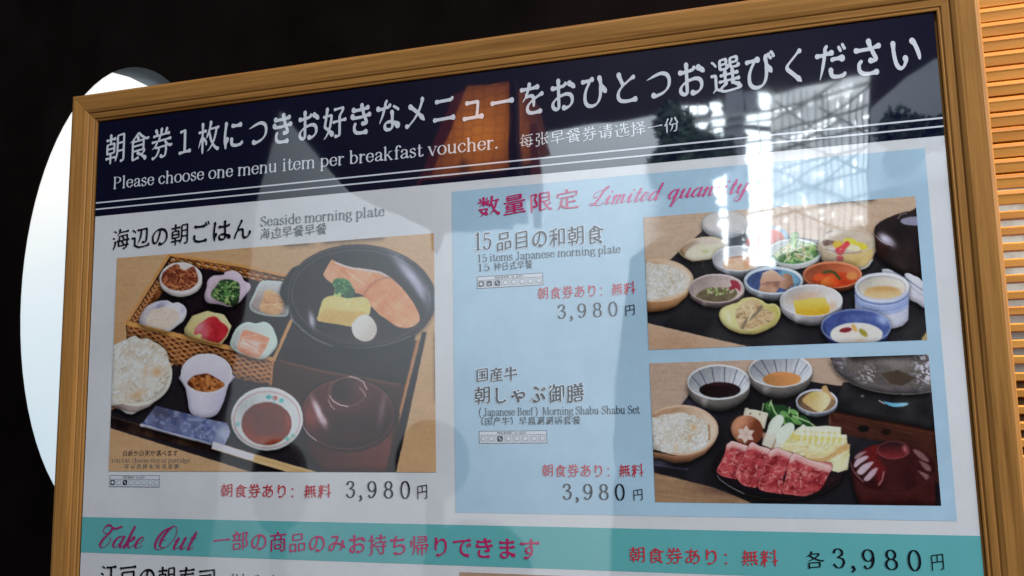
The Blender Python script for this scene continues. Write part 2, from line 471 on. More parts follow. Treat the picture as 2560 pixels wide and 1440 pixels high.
def roman(ch, weight=1.0, grow=0.0):
    if ch not in ROMAN: ch = '.'
    P, R = [], []
    for st in ROMAN[ch][1]:
        s = _spline(st, 12); d = np.gradient(s, axis=0); n = np.hypot(d[:, 0], d[:, 1]) + 1e-9
        q = np.abs(d[:, 1] / n)
        if len(st) == 2 and d[0, 0] * d[0, 1] > 0: q = q * 0.12              # the rising stroke of v, k, M is a hairline
        if ch in 'sS': q = np.maximum(q * .6, np.clip(-d[:, 0] * d[:, 1] / n ** 2 * 2.2, 0, 1))
        r = 0.015 + 0.029 * q ** 1.3
        P.append(s); R.append(np.convolve(np.pad(r, 2, 'edge'), np.ones(5) / 5, 'valid'))
    for x, y, a, b in ROMAN[ch][2]:
        xs = np.linspace(x - a, x + b, 16); P.append(np.stack([xs, np.full(16, y)], 1)); R.append(np.full(16, 0.015))
    for x, y in ROMAN[ch][3]:
        P.append(np.array([[x, y]])); R.append(np.array([0.056 if ch in 'i.,' else 0.042]))
    return np.vstack(P), np.concatenate(R) * weight + grow

# the copperplate hand: strokes in em units, upright; they lean when drawn
_bowl = [(.26, .36), (.16, .42), (.05, .30), (.03, .12), (.11, 0), (.21, .10), (.28, .40)]
_tail = [(.28, .42), (.28, .10), (.33, 0), (.42, .12)]
HAND = {
 'i': (.26, [[(-.02, .2), (.07, .42), (.07, .09), (.12, 0), (.22, .12)], [(.10, .58), (.105, .6)]]),
 'm': (.60, [[(-.02, .28), (.06, .42), (.06, 0)], [(.06, .2), (.16, .40), (.22, .38), (.23, 0)], [(.23, .2), (.33, .40), (.39, .38), (.40, .09), (.45, 0), (.55, .12)]]),
 't': (.28, [[(-.02, .2), (.10, .64), (.09, .09), (.14, 0), (.24, .12)], [(.0, .43), (.22, .43)]]),
 'e': (.30, [[(-.02, .12), (.16, .22), (.20, .36), (.12, .42), (.03, .28), (.03, .09), (.11, 0), (.26, .12)]]),
 'd': (.42, [_bowl, [(.30, .78), (.28, .10), (.33, 0), (.42, .12)]]),
 'q': (.44, [_bowl, [(.28, .42), (.27, -.34)], [(.27, -.34), (.40, -.02), (.46, .12)]]),
 'u': (.44, [[(-.02, .28), (.06, .42), (.05, .10), (.11, 0), (.23, .14), (.28, .42)], _tail]),
 'a': (.42, [_bowl, _tail]),
 'n': (.42, [[(-.02, .28), (.06, .42), (.06, 0)], [(.06, .18), (.18, .40), (.25, .37), (.26, .09), (.31, 0), (.41, .12)]]),
 'y': (.42, [[(-.02, .28), (.06, .42), (.05, .10), (.11, 0), (.23, .14), (.28, .42)], [(.28, .42), (.27, -.2), (.18, -.36), (.06, -.28), (.18, -.08), (.40, .12)]]),
 'k': (.36, [[(.06, .78), (.04, 0)], [(.04, .14), (.18, .42), (.22, .32), (.08, .2)], [(.08, .2), (.20, .0), (.32, .12)]]),
 'L': (.62, [[(.20, .40), (.06, .36), (.04, .56), (.24, .70), (.46, .74), (.52, .84), (.44, .86), (.36, .70), (.30, .30), (.20, .05), (.06, -.02), (.02, .08), (.16, .10), (.34, -.02), (.50, .0), (.58, .12)]]),
 'T': (.56, [[(.10, .52), (.02, .60), (.03, .76), (.16, .82), (.30, .72), (.44, .70), (.58, .78)], [(.30, .72), (.26, .52), (.10, .52)], [(.30, .60), (.16, .30), (.14, .08), (.26, -.02), (.40, .12), (.42, .30), (.34, .36)]]),
 'O': (.66, [[(.36, .84), (.12, .66), (.02, .36), (.08, .06), (.26, -.02), (.48, .14), (.58, .46), (.50, .76), (.36, .84), (.24, .66), (.18, .36), (.22, .10), (.36, .06)], [(.10, .34), (.32, .32)]]),
}
def script(ch, weight=1.0, grow=0.0):
    P, R = [], []
    for st in HAND[ch][1]:
        s = _spline(st); d = np.gradient(s, axis=0); n = np.hypot(d[:, 0], d[:, 1]) + 1e-9
        down = np.clip(-d[:, 1] / n, 0, 1) if ch != 'T' or st[0] != (.10, .52) else np.clip(d[:, 0] / n, 0, 1)
        r = 0.013 + 0.028 * down ** 1.5
        r = np.convolve(np.pad(r, 3, 'edge'), np.ones(7) / 7, 'valid')
        if len(st) == 2 and ch == 'i': r[:] = 0.035
        P.append(s + np.stack([0.42 * s[:, 1], 0 * s[:, 0]], 1)); R.append(r)
    return np.vstack(P), np.concatenate(R) * weight + grow

_glyphs = {}
def glyph(ch, hand, g, weight, grow):
    key = (ch, hand, g, weight, grow)
    if key not in _glyphs:
        P, R = {'brush': brush, 'roman': roman, 'script': script}[hand](ch, weight, grow)
        _glyphs[key] = contour(P, R, g) if len(P) else (np.zeros((0, 2)), [])
    return _glyphs[key]

def line(name, text, u0, u1, v0, v1, hand, mat, parent, z=-0.45, g=None, weight=1.0, grow=0.0, wide=0.96, label=None):
    """one line of writing on the sheet: brush lines fill equal cells between u0 and u1 and between v0 and v1;
    roman and script lines have their capitals' top at v0 and their baseline at v1"""
    V, F = [], []
    h = v1 - v0
    if g is None: g = 48 if h > 11 else (36 if h > 7 else 26)
    def put(ch, ox, sx, oy, sy):
        gv, gf = glyph(ch, hand, g, weight, grow)
        n = len(V)
        for x, y in gv: V.append(W(ox + x * sx, oy - y * sy, z))
        F.extend(tuple(i + n for i in f) for f in gf)
    if hand == 'brush':
        c = (u1 - u0) / len(text)
        for i, ch in enumerate(text):
            if ch in ' \u3000': continue
            sy = h / 0.94; sx = min(c * wide, sy * 1.12)
            put(ch, u0 + (i + 0.5) * c - 0.5 * sx, sx, v1 - 0.085 * sy, sy)
    else:
        cap = 0.70 if hand == 'roman' else 0.84
        s = h / cap
        adv = [(HAND[c][0] if c in HAND else 0.34) if hand == 'script' else (ROMAN[c][0] if c in ROMAN else 0.24) for c in text]
        k = (u1 - u0) / (sum(adv) * s)
        x = u0
        for ch, a in zip(text, adv):
            if ch != ' ': put(ch, x, s * k, v1, s)
            x += a * s * k
    o = mesh_obj(name, V, F, mat, parent)
    if label: o['label'] = label
    return o

def digits(name, text, u0, u1, v0, v1, mat, parent, z=-0.45, label=None):
    """widely set figures: every figure takes an equal cell, a comma a half one"""
    V, F = [], []
    wts = [0.32 if c == ',' else 1.0 for c in text]; c = (u1 - u0) / (sum(wts) - 0.3); s = (v1 - v0) / 0.72; x = u0
    for ch, wt in zip(text, wts):
        gv, gf = glyph(ch, 'roman', 40, 1.0, 0.0); n = len(V)
        if len(gv):
            cx = 0.5 * (gv[:, 0].min() + gv[:, 0].max())
            for px, py in gv: V.append(W(x + (c * 0.35 if ch != ',' else -0.02 * c) + (px - cx) * s * 0.98, v1 - py * s, z))
            F.extend(tuple(i + n for i in f) for f in gf)
        x += c * wt
    o = mesh_obj(name, V, F, mat, parent)
    if label: o['label'] = label
    return o
# ------------------------------------------------------------------ the printed food pictures
# A print is a flat sheet of fine cells whose ink colours are computed; every dish on it is cut out as a sheet of its own.
def vnoise(x, y, scale, seed=0, octs=3, gain=0.5):
    """smooth value noise in 0..1"""
    out = np.zeros_like(x); amp = 1.0; tot = 0.0
    for k in range(octs):
        X, Y = x / scale * 2 ** k + 91.7 + seed * 13.1, y / scale * 2 ** k + 47.3 + seed * 7.7
        xi, yi = np.floor(X).astype(np.int64), np.floor(Y).astype(np.int64)
        fx, fy = X - xi, Y - yi
        fx, fy = fx * fx * (3 - 2 * fx), fy * fy * (3 - 2 * fy)
        def h(a, b):
            n = (a * 374761393 + b * 668265263 + (seed * 97 + k) * 2147483647) & 0xffffffff
            n = ((n ^ (n >> 13)) * 1274126177) & 0xffffffff
            return ((n ^ (n >> 16)) & 0xffff) / 65535.0
        out += amp * ((h(xi, yi) * (1 - fx) + h(xi + 1, yi) * fx) * (1 - fy) + (h(xi, yi + 1) * (1 - fx) + h(xi + 1, yi + 1) * fx) * fy)
        tot += amp; amp *= gain
    return out / tot

class Print:
    def __init__(s, u0, u1, v0, v1, step, z, bright):
        s.nu, s.nv = int(round((u1 - u0) / step)) + 1, int(round((v1 - v0) / step)) + 1
        s.u, s.v = np.linspace(u0, u1, s.nu), np.linspace(v0, v1, s.nv)
        U, V = np.meshgrid(s.u, s.v)
        s.x, s.y = from_sheet(U, V)
        a, b = vnoise(s.x, s.y, 13, 81, 3), vnoise(s.x, s.y, 13, 82, 3)
        s.x, s.y = s.x + 1.6 * (a - .5), s.y + 1.6 * (b - .5)
        s.c = np.zeros((s.nv, s.nu, 3)); s.id = np.zeros((s.nv, s.nu), int)
        s.z, s.bright, s.names = z, bright, []
        s.clip = None
        s.sat = 0.90
    def win(s, x0, x1, y0, y1):
        """the part of the print round a small mark"""
        q = np.array([to_sheet(x, y) for x in (x0, x1) for y in (y0, y1)])
        i0, i1 = np.searchsorted(s.u, [q[:, 0].min(), q[:, 0].max()]); j0, j1 = np.searchsorted(s.v, [q[:, 1].min(), q[:, 1].max()])
        w = Print.__new__(Print); k = (slice(max(j0 - 2, 0), j1 + 2), slice(max(i0 - 2, 0), i1 + 2))
        w.u, w.v, w.x, w.y, w.c, w.id = s.u, s.v, s.x[k], s.y[k], s.c[k], s.id[k]
        w.clip = None if s.clip is None else s.clip[k]
        return w
    def dish(s, name, label=None):
        s.names.append((name, label)); return len(s.names)
    def n(s, scale, seed=0, octs=3, sx=1.0, sy=1.0, rot=0.0):
        a = math.radians(rot); c, d = math.cos(a), math.sin(a)
        return vnoise((s.x * c + s.y * d) * sx, (-s.x * d + s.y * c) * sy, scale, seed, octs)
    def loc(s, cx, cy, rot):
        a = math.radians(rot); c, d = math.cos(a), math.sin(a)
        X, Y = s.x - cx, s.y - cy
        return X * c + Y * d, -X * d + Y * c
    def ell(s, cx, cy, a, b, rot=0.0):
        X, Y = s.loc(cx, cy, rot)
        r = np.sqrt((X / a) ** 2 + (Y / b) ** 2) + 1e-9
        return r * (r - 1) / (np.sqrt((X / a ** 2) ** 2 + (Y / b ** 2) ** 2) + 1e-9)
    def poly(s, pts, smooth=0):
        p = np.array(pts, float)
        if smooth:
            q = np.vstack([p[-1:], p, p[:2]]); out = []
            for i in range(1, len(q) - 2):
                t = np.linspace(0, 1, smooth, endpoint=False)[:, None]
                out.append(0.5 * (2 * q[i] + (q[i + 1] - q[i - 1]) * t + (2 * q[i - 1] - 5 * q[i] + 4 * q[i + 1] - q[i + 2]) * t ** 2 + (3 * q[i] - q[i - 1] - 3 * q[i + 1] + q[i + 2]) * t ** 3))
            p = np.vstack(out)
        D = np.full(s.x.shape, 1e9); ins = np.zeros(s.x.shape, bool)
        for i in range(len(p)):
            a, b = p[i], p[(i + 1) % len(p)]; e = b - a
            wx, wy = s.x - a[0], s.y - a[1]
            t = np.clip((wx * e[0] + wy * e[1]) / (e @ e + 1e-12), 0, 1)
            D = np.minimum(D, (wx - t * e[0]) ** 2 + (wy - t * e[1]) ** 2)
            if abs(e[1]) > 1e-9:
                c = ((a[1] > s.y) != (b[1] > s.y)) & (s.x < e[0] * (s.y - a[1]) / e[1] + a[0])
                ins ^= c
        D = np.sqrt(D); return np.where(ins, -D, D)
    def seg(s, pts):
        p = np.array(pts, float); D = np.full(s.x.shape, 1e9)
        for a, b in zip(p[:-1], p[1:]):
            e = b - a; wx, wy = s.x - a[0], s.y - a[1]
            t = np.clip((wx * e[0] + wy * e[1]) / (e @ e + 1e-12), 0, 1)
            D = np.minimum(D, (wx - t * e[0]) ** 2 + (wy - t * e[1]) ** 2)
        return np.sqrt(D)
    def fill(s, d, col, soft=1.6, id=None, alpha=1.0):
        m = np.clip(0.5 - d / soft, 0, 1) * alpha
        if s.clip is not None: m = m * s.clip
        col = np.asarray(col, float)
        s.c *= (1 - m[..., None]); s.c += m[..., None] * col
        if id is not None:
            k = d < 0
            if s.clip is not None: k &= s.clip > 0.5
            s.id[k] = id
    def line(s, pts, w, col, soft=1.6, alpha=1.0, id=None): s.fill(s.seg(pts) - w / 2, col, soft, id, alpha)
    def glow(s, cx, cy, a, b, rot, col, alpha):
        X, Y = s.loc(cx, cy, rot); m = np.exp(-((X / a) ** 2 + (Y / b) ** 2)) * alpha
        if s.clip is not None: m = m * s.clip
        s.c *= (1 - m[..., None]); s.c += m[..., None] * np.asarray(col, float)
    def within(s, d, soft=1.6): s.clip = None if d is None else np.clip(0.5 - d / soft, 0, 1)
    def tint(s, lo, hi, t): return np.asarray(lo, float) + (np.asarray(hi, float) - np.asarray(lo, float)) * t[..., None]
    def strokes(s, rnd, n, spot, length, w, cols, curl=0.6, alpha=0.9, ang=None):
        for _ in range(n):
            x, y = spot(rnd); a = rnd.uniform(0, 6.28) if ang is None else rnd.gauss(*ang); pts = [(x, y)]
            for _ in range(4):
                a += rnd.gauss(0, curl); L = length * rnd.uniform(.15, .35)
                x += L * math.cos(a); y += L * math.sin(a) * 0.7; pts.append((x, y))
            px, py = [q[0] for q in pts], [q[1] for q in pts]
            s.win(min(px) - 5, max(px) + 5, min(py) - 5, max(py) + 5).line(pts, w * rnd.uniform(.7, 1.3), np.array(rnd.choice(cols)) * rnd.uniform(.85, 1.12), 1.4, alpha)
    def grains(s, rnd, n, spot, size, cols, id=None):
        """short plump grains with a lit side and a shaded side"""
        for _ in range(n):
            x, y = spot(rnd); a = rnd.uniform(0, 180); L = size * rnd.uniform(.65, 1.2)
            c = np.array(rnd.choice(cols), float)
            w = s.win(x - L - 4, x + L + 4, y - L - 4, y + L + 4)
            if not w.x.size: continue
            w.fill(w.ell(x + .8, y + 1.4, L, L * .46, a), c * 0.62, 2.0, None, 0.7)
            w.fill(w.ell(x, y, L, L * .42, a), c, 1.6, None, 0.92)
    def bowl(s, name, label, cx, cy, a, b, depth, out, inn, rim=3.0, rimcol=None, foot=0.55, rot=0.0, shade=0.72):
        """a round vessel seen from above: side, rim and shaded hollow; returns (id, hollow outline)"""
        k = s.dish(name, label)
        out, inn = np.asarray(out, float), np.asarray(inn, float)
        if depth:
            pts = []
            for t in np.linspace(0, math.pi, 25):
                q = math.sin(t)
                wdt = a * (1 - (1 - foot) * 0) * math.cos(t)
                pts.append((cx + wdt * (1 - (1 - foot) * q ** 3 * 0.55), cy + (b + depth) * q ** 0.72 if q > 0 else cy))
            d = s.poly(pts)
            tt = np.clip((s.y - cy) / (b + depth), 0, 1); uu = np.clip((s.x - cx) / a, -1, 1)
            sh = 1.04 - 0.66 * tt ** 1.5 - 0.20 * uu ** 2 - 0.08 * uu
            s.fill(d, out * sh[..., None], 1.8, k)
        d = s.ell(cx, cy, a, b, rot)
        rc = np.asarray(rimcol if rimcol is not None else out * 1.12, float)
        s.fill(d, rc * (1.0 + 0.05 * np.clip((s.x - cx) / a, -1, 1))[..., None], 1.6, k)
        d2 = s.ell(cx, cy + rim * .3, a - rim, b - rim * .8, rot)
        X, Y = s.loc(cx, cy, rot)
        g = np.clip(0.5 + 0.42 * X / a + 0.38 * Y / b, 0, 1)
        s.fill(d2, inn * (shade + (1.04 - shade) * g)[..., None], 1.8, k)
        s.within(d2); s.glow(cx - a * .55, cy - b * .35, a * .42, b * .6, -30, inn * .55, .55); s.glow(cx + a * .62, cy - b * .1, a * .16, b * .45, 20, inn * 1.12 + 12, .55); s.within(None)
        arc = [(cx + (a - rim * .5) * math.cos(t), cy + (b - rim * .4) * math.sin(t)) for t in np.linspace(-1.25, .35, 14)]
        s.line(arc, max(rim * .4, 1.2), np.minimum(rc * 1.12 + 14, 246), 1.6, .8)
        arc = [(cx + (a - rim * .5) * math.cos(t), cy + (b - rim * .4) * math.sin(t)) for t in np.linspace(.9, 2.6, 14)]
        s.line(arc, max(rim * .35, 1.0), np.minimum(rc * 1.1 + 10, 244), 1.6, .7)
        if depth: s.glow(cx - a * .45, cy + b + depth * .15, a * .10, depth * .5, 18, np.minimum(out * 1.2 + 14, 240), .45)
        return k, d2
    def rice(s, rnd, d, spot, id, size=6.5, n=260, warm=0.0):
        base = s.tint((164, 154 - 6 * warm, 142 - 16 * warm), (210, 204, 197), np.clip((s.n(24, 3, 3) - .3) * 2.2, 0, 1))
        s.fill(d, base, 2.0, id); s.within(d)
        cols = [(226, 223, 220), (218, 212, 204), (232, 230, 228), (206, 194, 176), (222, 216, 208)]
        s.grains(rnd, n, spot, size, cols)
        bl = s.n(34, 9, 2)
        s.fill(0.62 - bl, (170, 144, 112), 0.14, None, 0.12 + 0.22 * warm)
        s.fill(bl - 0.36, (240, 238, 236), 0.14, None, 0.16)
        s.within(None)
    def build(s, name, mat, parent, label=None):
        rnd = np.random.default_rng(7)
        def blur(a, n):
            for ax in (0, 1):
                k = np.cumsum(np.concatenate([np.repeat(a.take([0], ax), n + 1, ax), a, np.repeat(a.take([-1], ax), n, ax)], ax), ax)
                a = (k.take(range(2 * n + 1, k.shape[ax]), ax) - k.take(range(0, k.shape[ax] - 2 * n - 1), ax)) / (2 * n + 1)
            return a
        c = s.c
        px = max(1, int(round(4 * (s.x[0, -1] - s.x[0, 0]) ** -1 * s.nu)))      # cells per four units of the picture
        for k in range(2, len(s.names) + 1):             # in the pictured scene every dish shades what it stands on
            if s.names[k - 1][0] in ('serving_tray', 'tray_rim', 'table_front', 'wooden_stove_box', 'lattice_basket'): continue
            m = (s.id == k).astype(float)
            if not m.any(): continue
            m = np.roll(np.roll(m, 2 * px, 0), px // 2 - px, 1); m = blur(blur(m, 2 * px), px)
            c *= np.where(s.id < k, 1 - 0.62 * m, 1.0)[..., None]
        for k in range(1, len(s.names) + 1):             # and turns darker towards its underside
            if s.names[k - 1][0] in ('serving_tray', 'tray_rim', 'table_front', 'wooden_stove_box', 'chopsticks', 'chopstick_sleeve'): continue
            own = s.id == k
            if not own.any(): continue
            m = np.roll(np.roll(own.astype(float), -2 * px, 0), px, 1); m = blur(blur(m, 2 * px), px)
            c *= np.where(own, 0.58 + 0.46 * np.clip(m, 0, 0.95), 1.0)[..., None]
        g = c @ np.array([.3, .59, .11]); c = g[..., None] + s.sat * (c - g[..., None])
        t = 0.55 * s.n(3.2, 71, 2) + 0.3 * s.n(9, 72, 2) + 0.15 * s.n(40, 73, 2) - 0.5
        c = c * (1 + 0.30 * t)[..., None]
        c = 120 + (c - 120) * 1.13 - 1
        c = 0.8 * c + 0.2 * np.stack([blur(c[..., i], 1) for i in range(3)], -1)
        c = np.clip(c + rnd.normal(0, 1.6, c.shape[:2])[..., None], 2, 250)
        e = lin(c) / s.bright; m = e.max(-1, keepdims=True) + 1e-6
        alb = np.clip(e * (0.82 * (1 - np.exp(-1.22 * m)) / m), 0.003, 0.84)
        U, V = np.meshgrid(s.u, s.v)
        co = np.stack([U / 1000, np.full_like(U, s.z / 1000), TOP - V / 1000], -1).reshape(-1, 3)
        col = np.concatenate([alb, np.ones(alb.shape[:2] + (1,))], -1).reshape(-1, 4)
        j, i = np.meshgrid(np.arange(s.nv - 1), np.arange(s.nu - 1), indexing='ij')
        q = j * s.nu + i
        quads = np.stack([q, q + s.nu, q + s.nu + 1, q + 1], -1)
        fid = s.id[:-1, :-1]
        base = None
        for k in range(len(s.names) + 1):
            f = quads[fid == k]
            if not len(f): continue
            used, invi = np.unique(f, return_inverse=True)
            nm, lb = (name, label) if k == 0 else s.names[k - 1]
            me = bpy.data.meshes.new(nm)
            me.vertices.add(len(used)); me.vertices.foreach_set('co', co[used].ravel())
            me.loops.add(f.size); me.loops.foreach_set('vertex_index', invi.ravel().astype(np.int32))
            me.polygons.add(len(f)); me.polygons.foreach_set('loop_start', np.arange(0, f.size, 4, dtype=np.int32))
            at = me.color_attributes.new('print', 'FLOAT_COLOR', 'POINT')
            at.data.foreach_set('color', col[used].ravel().astype(np.float32))
            me.materials.append(mat); me.update(calc_edges=True); me.validate()
            o = bpy.data.objects.new(nm, me); COL.objects.link(o)
            if lb: o['label'] = lb
            if k == 0:
                base = o; o.parent = parent; o.matrix_parent_inverse = Matrix.Translation(parent_loc(parent)).inverted()
            else: o.parent = base
        return base

def K(ox, oy, s, *pts):
    """points read off an enlargement: its corner, its magnification"""
    return [(ox + x / s, oy + y / s) for x, y in pts]
A1 = lambda *p: K(270, 580, 4.923, *p)
A2 = lambda *p: K(590, 580, 4.923, *p)
A3 = lambda *p: K(270, 820, 4.923, *p)
A4 = lambda *p: K(590, 900, 4.923, *p)

def in_ell(cx, cy, a, b):
    def f(r):
        t, q = r.uniform(0, 6.2832), math.sqrt(r.random()); return cx + a * q * math.cos(t), cy + b * q * math.sin(t)
    return f

def wood(p, lo, hi, seed=0, rot=0, fine=3.0):
    t = 0.6 * p.n(fine, seed, 3, 0.05, 1, rot) + 0.4 * p.n(60, seed + 5, 2, 0.3, 1, rot)
    return p.tint(lo, hi, np.clip((t - .2) * 1.3, 0, 1))

def paint_seaside():
    p = Print(22.1, 277.9, 108.2, 266.1, 0.52, -0.3, 0.37); r = random.Random(3)
    p.fill(np.full_like(p.x, -9), wood(p, (160, 126, 92), (178, 144, 110), 2, 4))
    p.glow(300, 900, 60, 200, 0, (150, 106, 66), .35)
    # tray
    k = p.dish('serving_tray')
    p.fill(p.poly([(250, 1040), (330, 1000), (470, 880), (560, 720), (1010, 880), (1000, 1010), (960, 1260), (740, 1215), (262, 1066)]), (30, 27, 31), 2, k)
    k = p.dish('tray_rim')
    p.fill(p.poly([(276, 1040), (590, 1131), (760, 1179), (720, 1186), (590, 1146), (276, 1069)]), p.tint((20, 16, 17), (58, 40, 32), p.n(20, 5, 2)), 2, k)
    p.line([(250, 1034), (470, 1096), (760, 1180)], 2, (66, 52, 44), 2, .8)
    # stove box under the black pot
    k = p.dish('wooden_stove_box')
    p.fill(p.poly([(690, 895), (735, 880), (1050, 850), (1035, 905), (1000, 1040), (985, 1175), (720, 1060), (676, 960)]), wood(p, (38, 22, 18), (62, 36, 28), 8, 10), 3, k)
    p.fill(p.poly([(720, 870), (1040, 830), (1020, 960), (1000, 965), (850, 935), (700, 905)]), (22, 20, 22), 3, k)
    p.line([(702, 902), (790, 925), (1000, 962)], 6, (92, 52, 36), 4, .7)
    p.line([(1046, 850), (1033, 900), (1002, 1030)], 7, (158, 106, 66), 2.5, .9)
    p.fill(p.poly([(1056, 830), (1068, 830), (1018, 1060), (990, 1185), (970, 1185), (1002, 1040)]), (26, 24, 27), 2, k)
    # lattice basket
    k = p.dish('lattice_basket')
    p.fill(p.poly([(422, 634), (609, 664), (722, 690), (728, 800), (686, 900), (676, 962), (447, 915), (318, 850), (315, 806)]), (27, 21, 25), 2, k)
    back = p.poly([(428, 640), (610, 672), (722, 697), (715, 722), (600, 690), (520, 672), (433, 664)])
    p.fill(back, p.tint((96, 54, 26), (150, 98, 50), p.n(14, 4, 2)), 2); p.within(back)
    for i in range(15):
        for j in range(3):
            x = 436 + i * 21 + (j % 2) * 10; y = 640 + (x - 428) * .185 + j * 10 + 2
            p.line([(x - 6, y), (x + 3, y + 4)], 4.0, (52, 26, 14), 1.8); p.line([(x - 5, y + 3.5), (x + 2, y + 6.5)], 2.4, (226, 190, 150), 1.6)
    p.within(None)
    left = p.poly([(430, 645), (440, 660), (404, 735), (352, 812), (324, 806), (370, 735)])
    p.fill(left, p.tint((60, 32, 18), (118, 70, 38), p.n(10, 6, 2)), 2); p.within(left)
    for i in range(19):
        y = 646 + i * 9.4; x = 424 - (y - 640) * .62
        p.line([(x - 2, y + 4), (x + 6, y - 3), (x + 10, y + 7), (x + 20, y + 1)], 2.6, (206, 152, 104), 1.6, .75)
    p.within(None)
    p.line([(424, 636), (370, 722), (317, 806)], 8, (186, 132, 78), 2)
    p.line([(424, 636), (609, 666), (724, 692)], 7, (184, 130, 76), 2)
    front = p.poly([(318, 812), (420, 838), (560, 876), (683, 902), (676, 962), (560, 940), (447, 915), (318, 852)])
    p.fill(front, p.tint((86, 48, 26), (124, 74, 40), p.n(30, 7, 2)), 2); p.within(front)
    ax = (p.x - 318) + (p.y - 812) * .35; ay = (p.y - 812) - (p.x - 318) * .255
    for sgn, sl in ((1, .42), (-1, .55)):
        t = np.abs(np.mod(ax * sl + sgn * ay, 12.5) - 6.25)
        p.fill(t - 1.5, (166, 110, 66), 1.8, None, .8)
    hole = (np.abs(np.mod(ax * .42 + ay + 6.25, 12.5) - 6.25) < 4.0) & (np.abs(np.mod(ax * .55 - ay + 6.25, 12.5) - 6.25) < 3.8)
    p.fill(np.where(hole, -1.0, 1.0), (52, 26, 16), 1.4, None, .75)
    q = np.abs(np.mod(ay - ax * .18, 13) - 6.5); p.fill(q - 1.0, (214, 172, 130), 1.6, None, .45)
    p.within(None)
    p.line([(316, 807), (430, 835), (560, 866), (685, 899)], 10, (192, 138, 78), 2); p.line([(316, 812), (430, 840), (560, 871), (685, 904)], 2.5, (140, 92, 50), 2)
    p.line([(685, 899), (728, 802)], 8, (188, 136, 84), 2); p.line([(683, 900), (677, 960)], 6, (150, 100, 62), 2)
    # small dishes
    k, h = p.bowl('side_dish_bowl', 'white bowl of shredded brown vegetables', 453, 697, 53, 41, 0, (214, 204, 200), (206, 196, 192), 6)
    p.fill(p.ell(453, 703, 53, 39), (196, 184, 180), 2, k); p.fill(p.ell(453, 696, 52, 39), (222, 214, 212), 2, k); p.fill(p.ell(453, 694, 46, 33), (186, 176, 172), 2, k)
    c = p.poly(A1((700, 480), (800, 410), (870, 400), (900, 450), (960, 470), (1050, 420), (1090, 490), (1110, 600), (1040, 690), (900, 725), (760, 700), (670, 620), (665, 540)), 6)
    p.fill(c, (92, 48, 34), 2); p.within(c); p.strokes(r, 110, in_ell(450, 698, 44, 30), 34, 2.6, [(128, 72, 48), (156, 92, 58), (88, 44, 32), (176, 116, 76), (70, 32, 26)], .5); p.within(None)
    k = p.dish('flower_dish', 'lilac flower-shaped dish of green leaves')
    d = p.poly(A1((1230, 600), (1300, 540), (1420, 530), (1450, 490), (1560, 480), (1640, 530), (1680, 600), (1750, 640), (1755, 700), (1700, 770), (1610, 870), (1500, 920), (1370, 890), (1230, 870), (1190, 790), (1215, 690)), 6)
    p.fill(d, p.tint((196, 172, 188), (222, 206, 220), p.n(40, 4, 2)), 2, k); p.within(d); p.glow(560, 728, 42, 36, 0, (96, 72, 76), .75); p.within(None)
    c = p.poly(A1((1380, 600), (1460, 580), (1560, 600), (1625, 660), (1600, 880), (1490, 905), (1420, 870), (1290, 810), (1275, 740), (1340, 660)), 6)
    p.fill(c, (40, 52, 34), 2.5); p.within(c); p.strokes(r, 90, in_ell(562, 733, 34, 30), 20, 3.4, [(62, 92, 52), (86, 116, 66), (36, 58, 36), (120, 138, 84), (24, 38, 24)], .8); p.grains(r, 10, in_ell(560, 730, 28, 26), 2.2, [(196, 200, 150)]); p.within(None)
    k = p.dish('square_dish', 'pale square dish of simmered tofu skin')
    d = p.poly(A2((290, 625), (360, 596), (480, 604), (590, 620), (650, 760), (650, 1005), (560, 1045), (350, 1030), (205, 975), (165, 895), (215, 780)), 6)
    p.fill(d, (178, 190, 188), 2, k); p.fill(d + 5, p.tint((122, 108, 104), (178, 182, 180), np.clip((720 - p.y) / 50 + .6, 0, 1)), 4, k)
    c = p.poly(A2((350, 740), (430, 715), (540, 790), (595, 860), (560, 980), (490, 1030), (340, 990), (290, 920), (330, 830)), 5)
    p.fill(c, p.tint((186, 128, 84), (222, 186, 128), p.n(18, 4, 3)), 3); p.within(c); p.strokes(r, 14, in_ell(680, 760, 26, 26), 36, 3, [(240, 210, 150), (160, 104, 74), (208, 160, 112)], .4, .6); p.within(None)
    k = p.dish('leaf_dish', 'white leaf-shaped dish of boiled whitebait')
    d = p.poly(A1((480, 920), (580, 865), (720, 840), (800, 872), (870, 868), (940, 910), (972, 980), (940, 1080), (860, 1150), (740, 1230), (600, 1212), (460, 1170), (385, 1110), (420, 1000)), 6)
    p.fill(d, p.tint((168, 162, 170), (214, 208, 212), np.clip((p.x - 350) / 90, 0, 1)), 2, k); p.within(d)
    p.glow(396, 770, 24, 9, -35, (58, 56, 92), .7); p.glow(457, 776, 6, 9, 20, (110, 112, 146), .5); p.glow(362, 790, 18, 20, 0, (120, 108, 108), .5)
    c = p.poly(A1((560, 960), (690, 930), (830, 960), (880, 1030), (840, 1120), (720, 1200), (560, 1190), (470, 1120), (500, 1030)), 6)
    p.fill(c, p.tint((198, 176, 156), (222, 206, 194), p.n(16, 3, 3)), 4); p.strokes(r, 60, in_ell(408, 796, 38, 24), 20, 2.2, [(226, 214, 204), (206, 188, 170), (188, 164, 140), (216, 204, 190)], .4, .55); p.within(None)
    k = p.dish('octagonal_dish', 'yellow octagonal dish of raw tuna')
    d = p.poly(A1((1230, 970), (1430, 1020), (1525, 1160), (1470, 1290), (1400, 1385), (1280, 1375), (1060, 1315), (945, 1255), (942, 1190), (1040, 1035)))
    p.fill(d, p.tint((176, 160, 110), (222, 210, 162), np.clip((p.x - 465) / 110 + (790 - p.y) / 140, 0, 1)), 2, k)
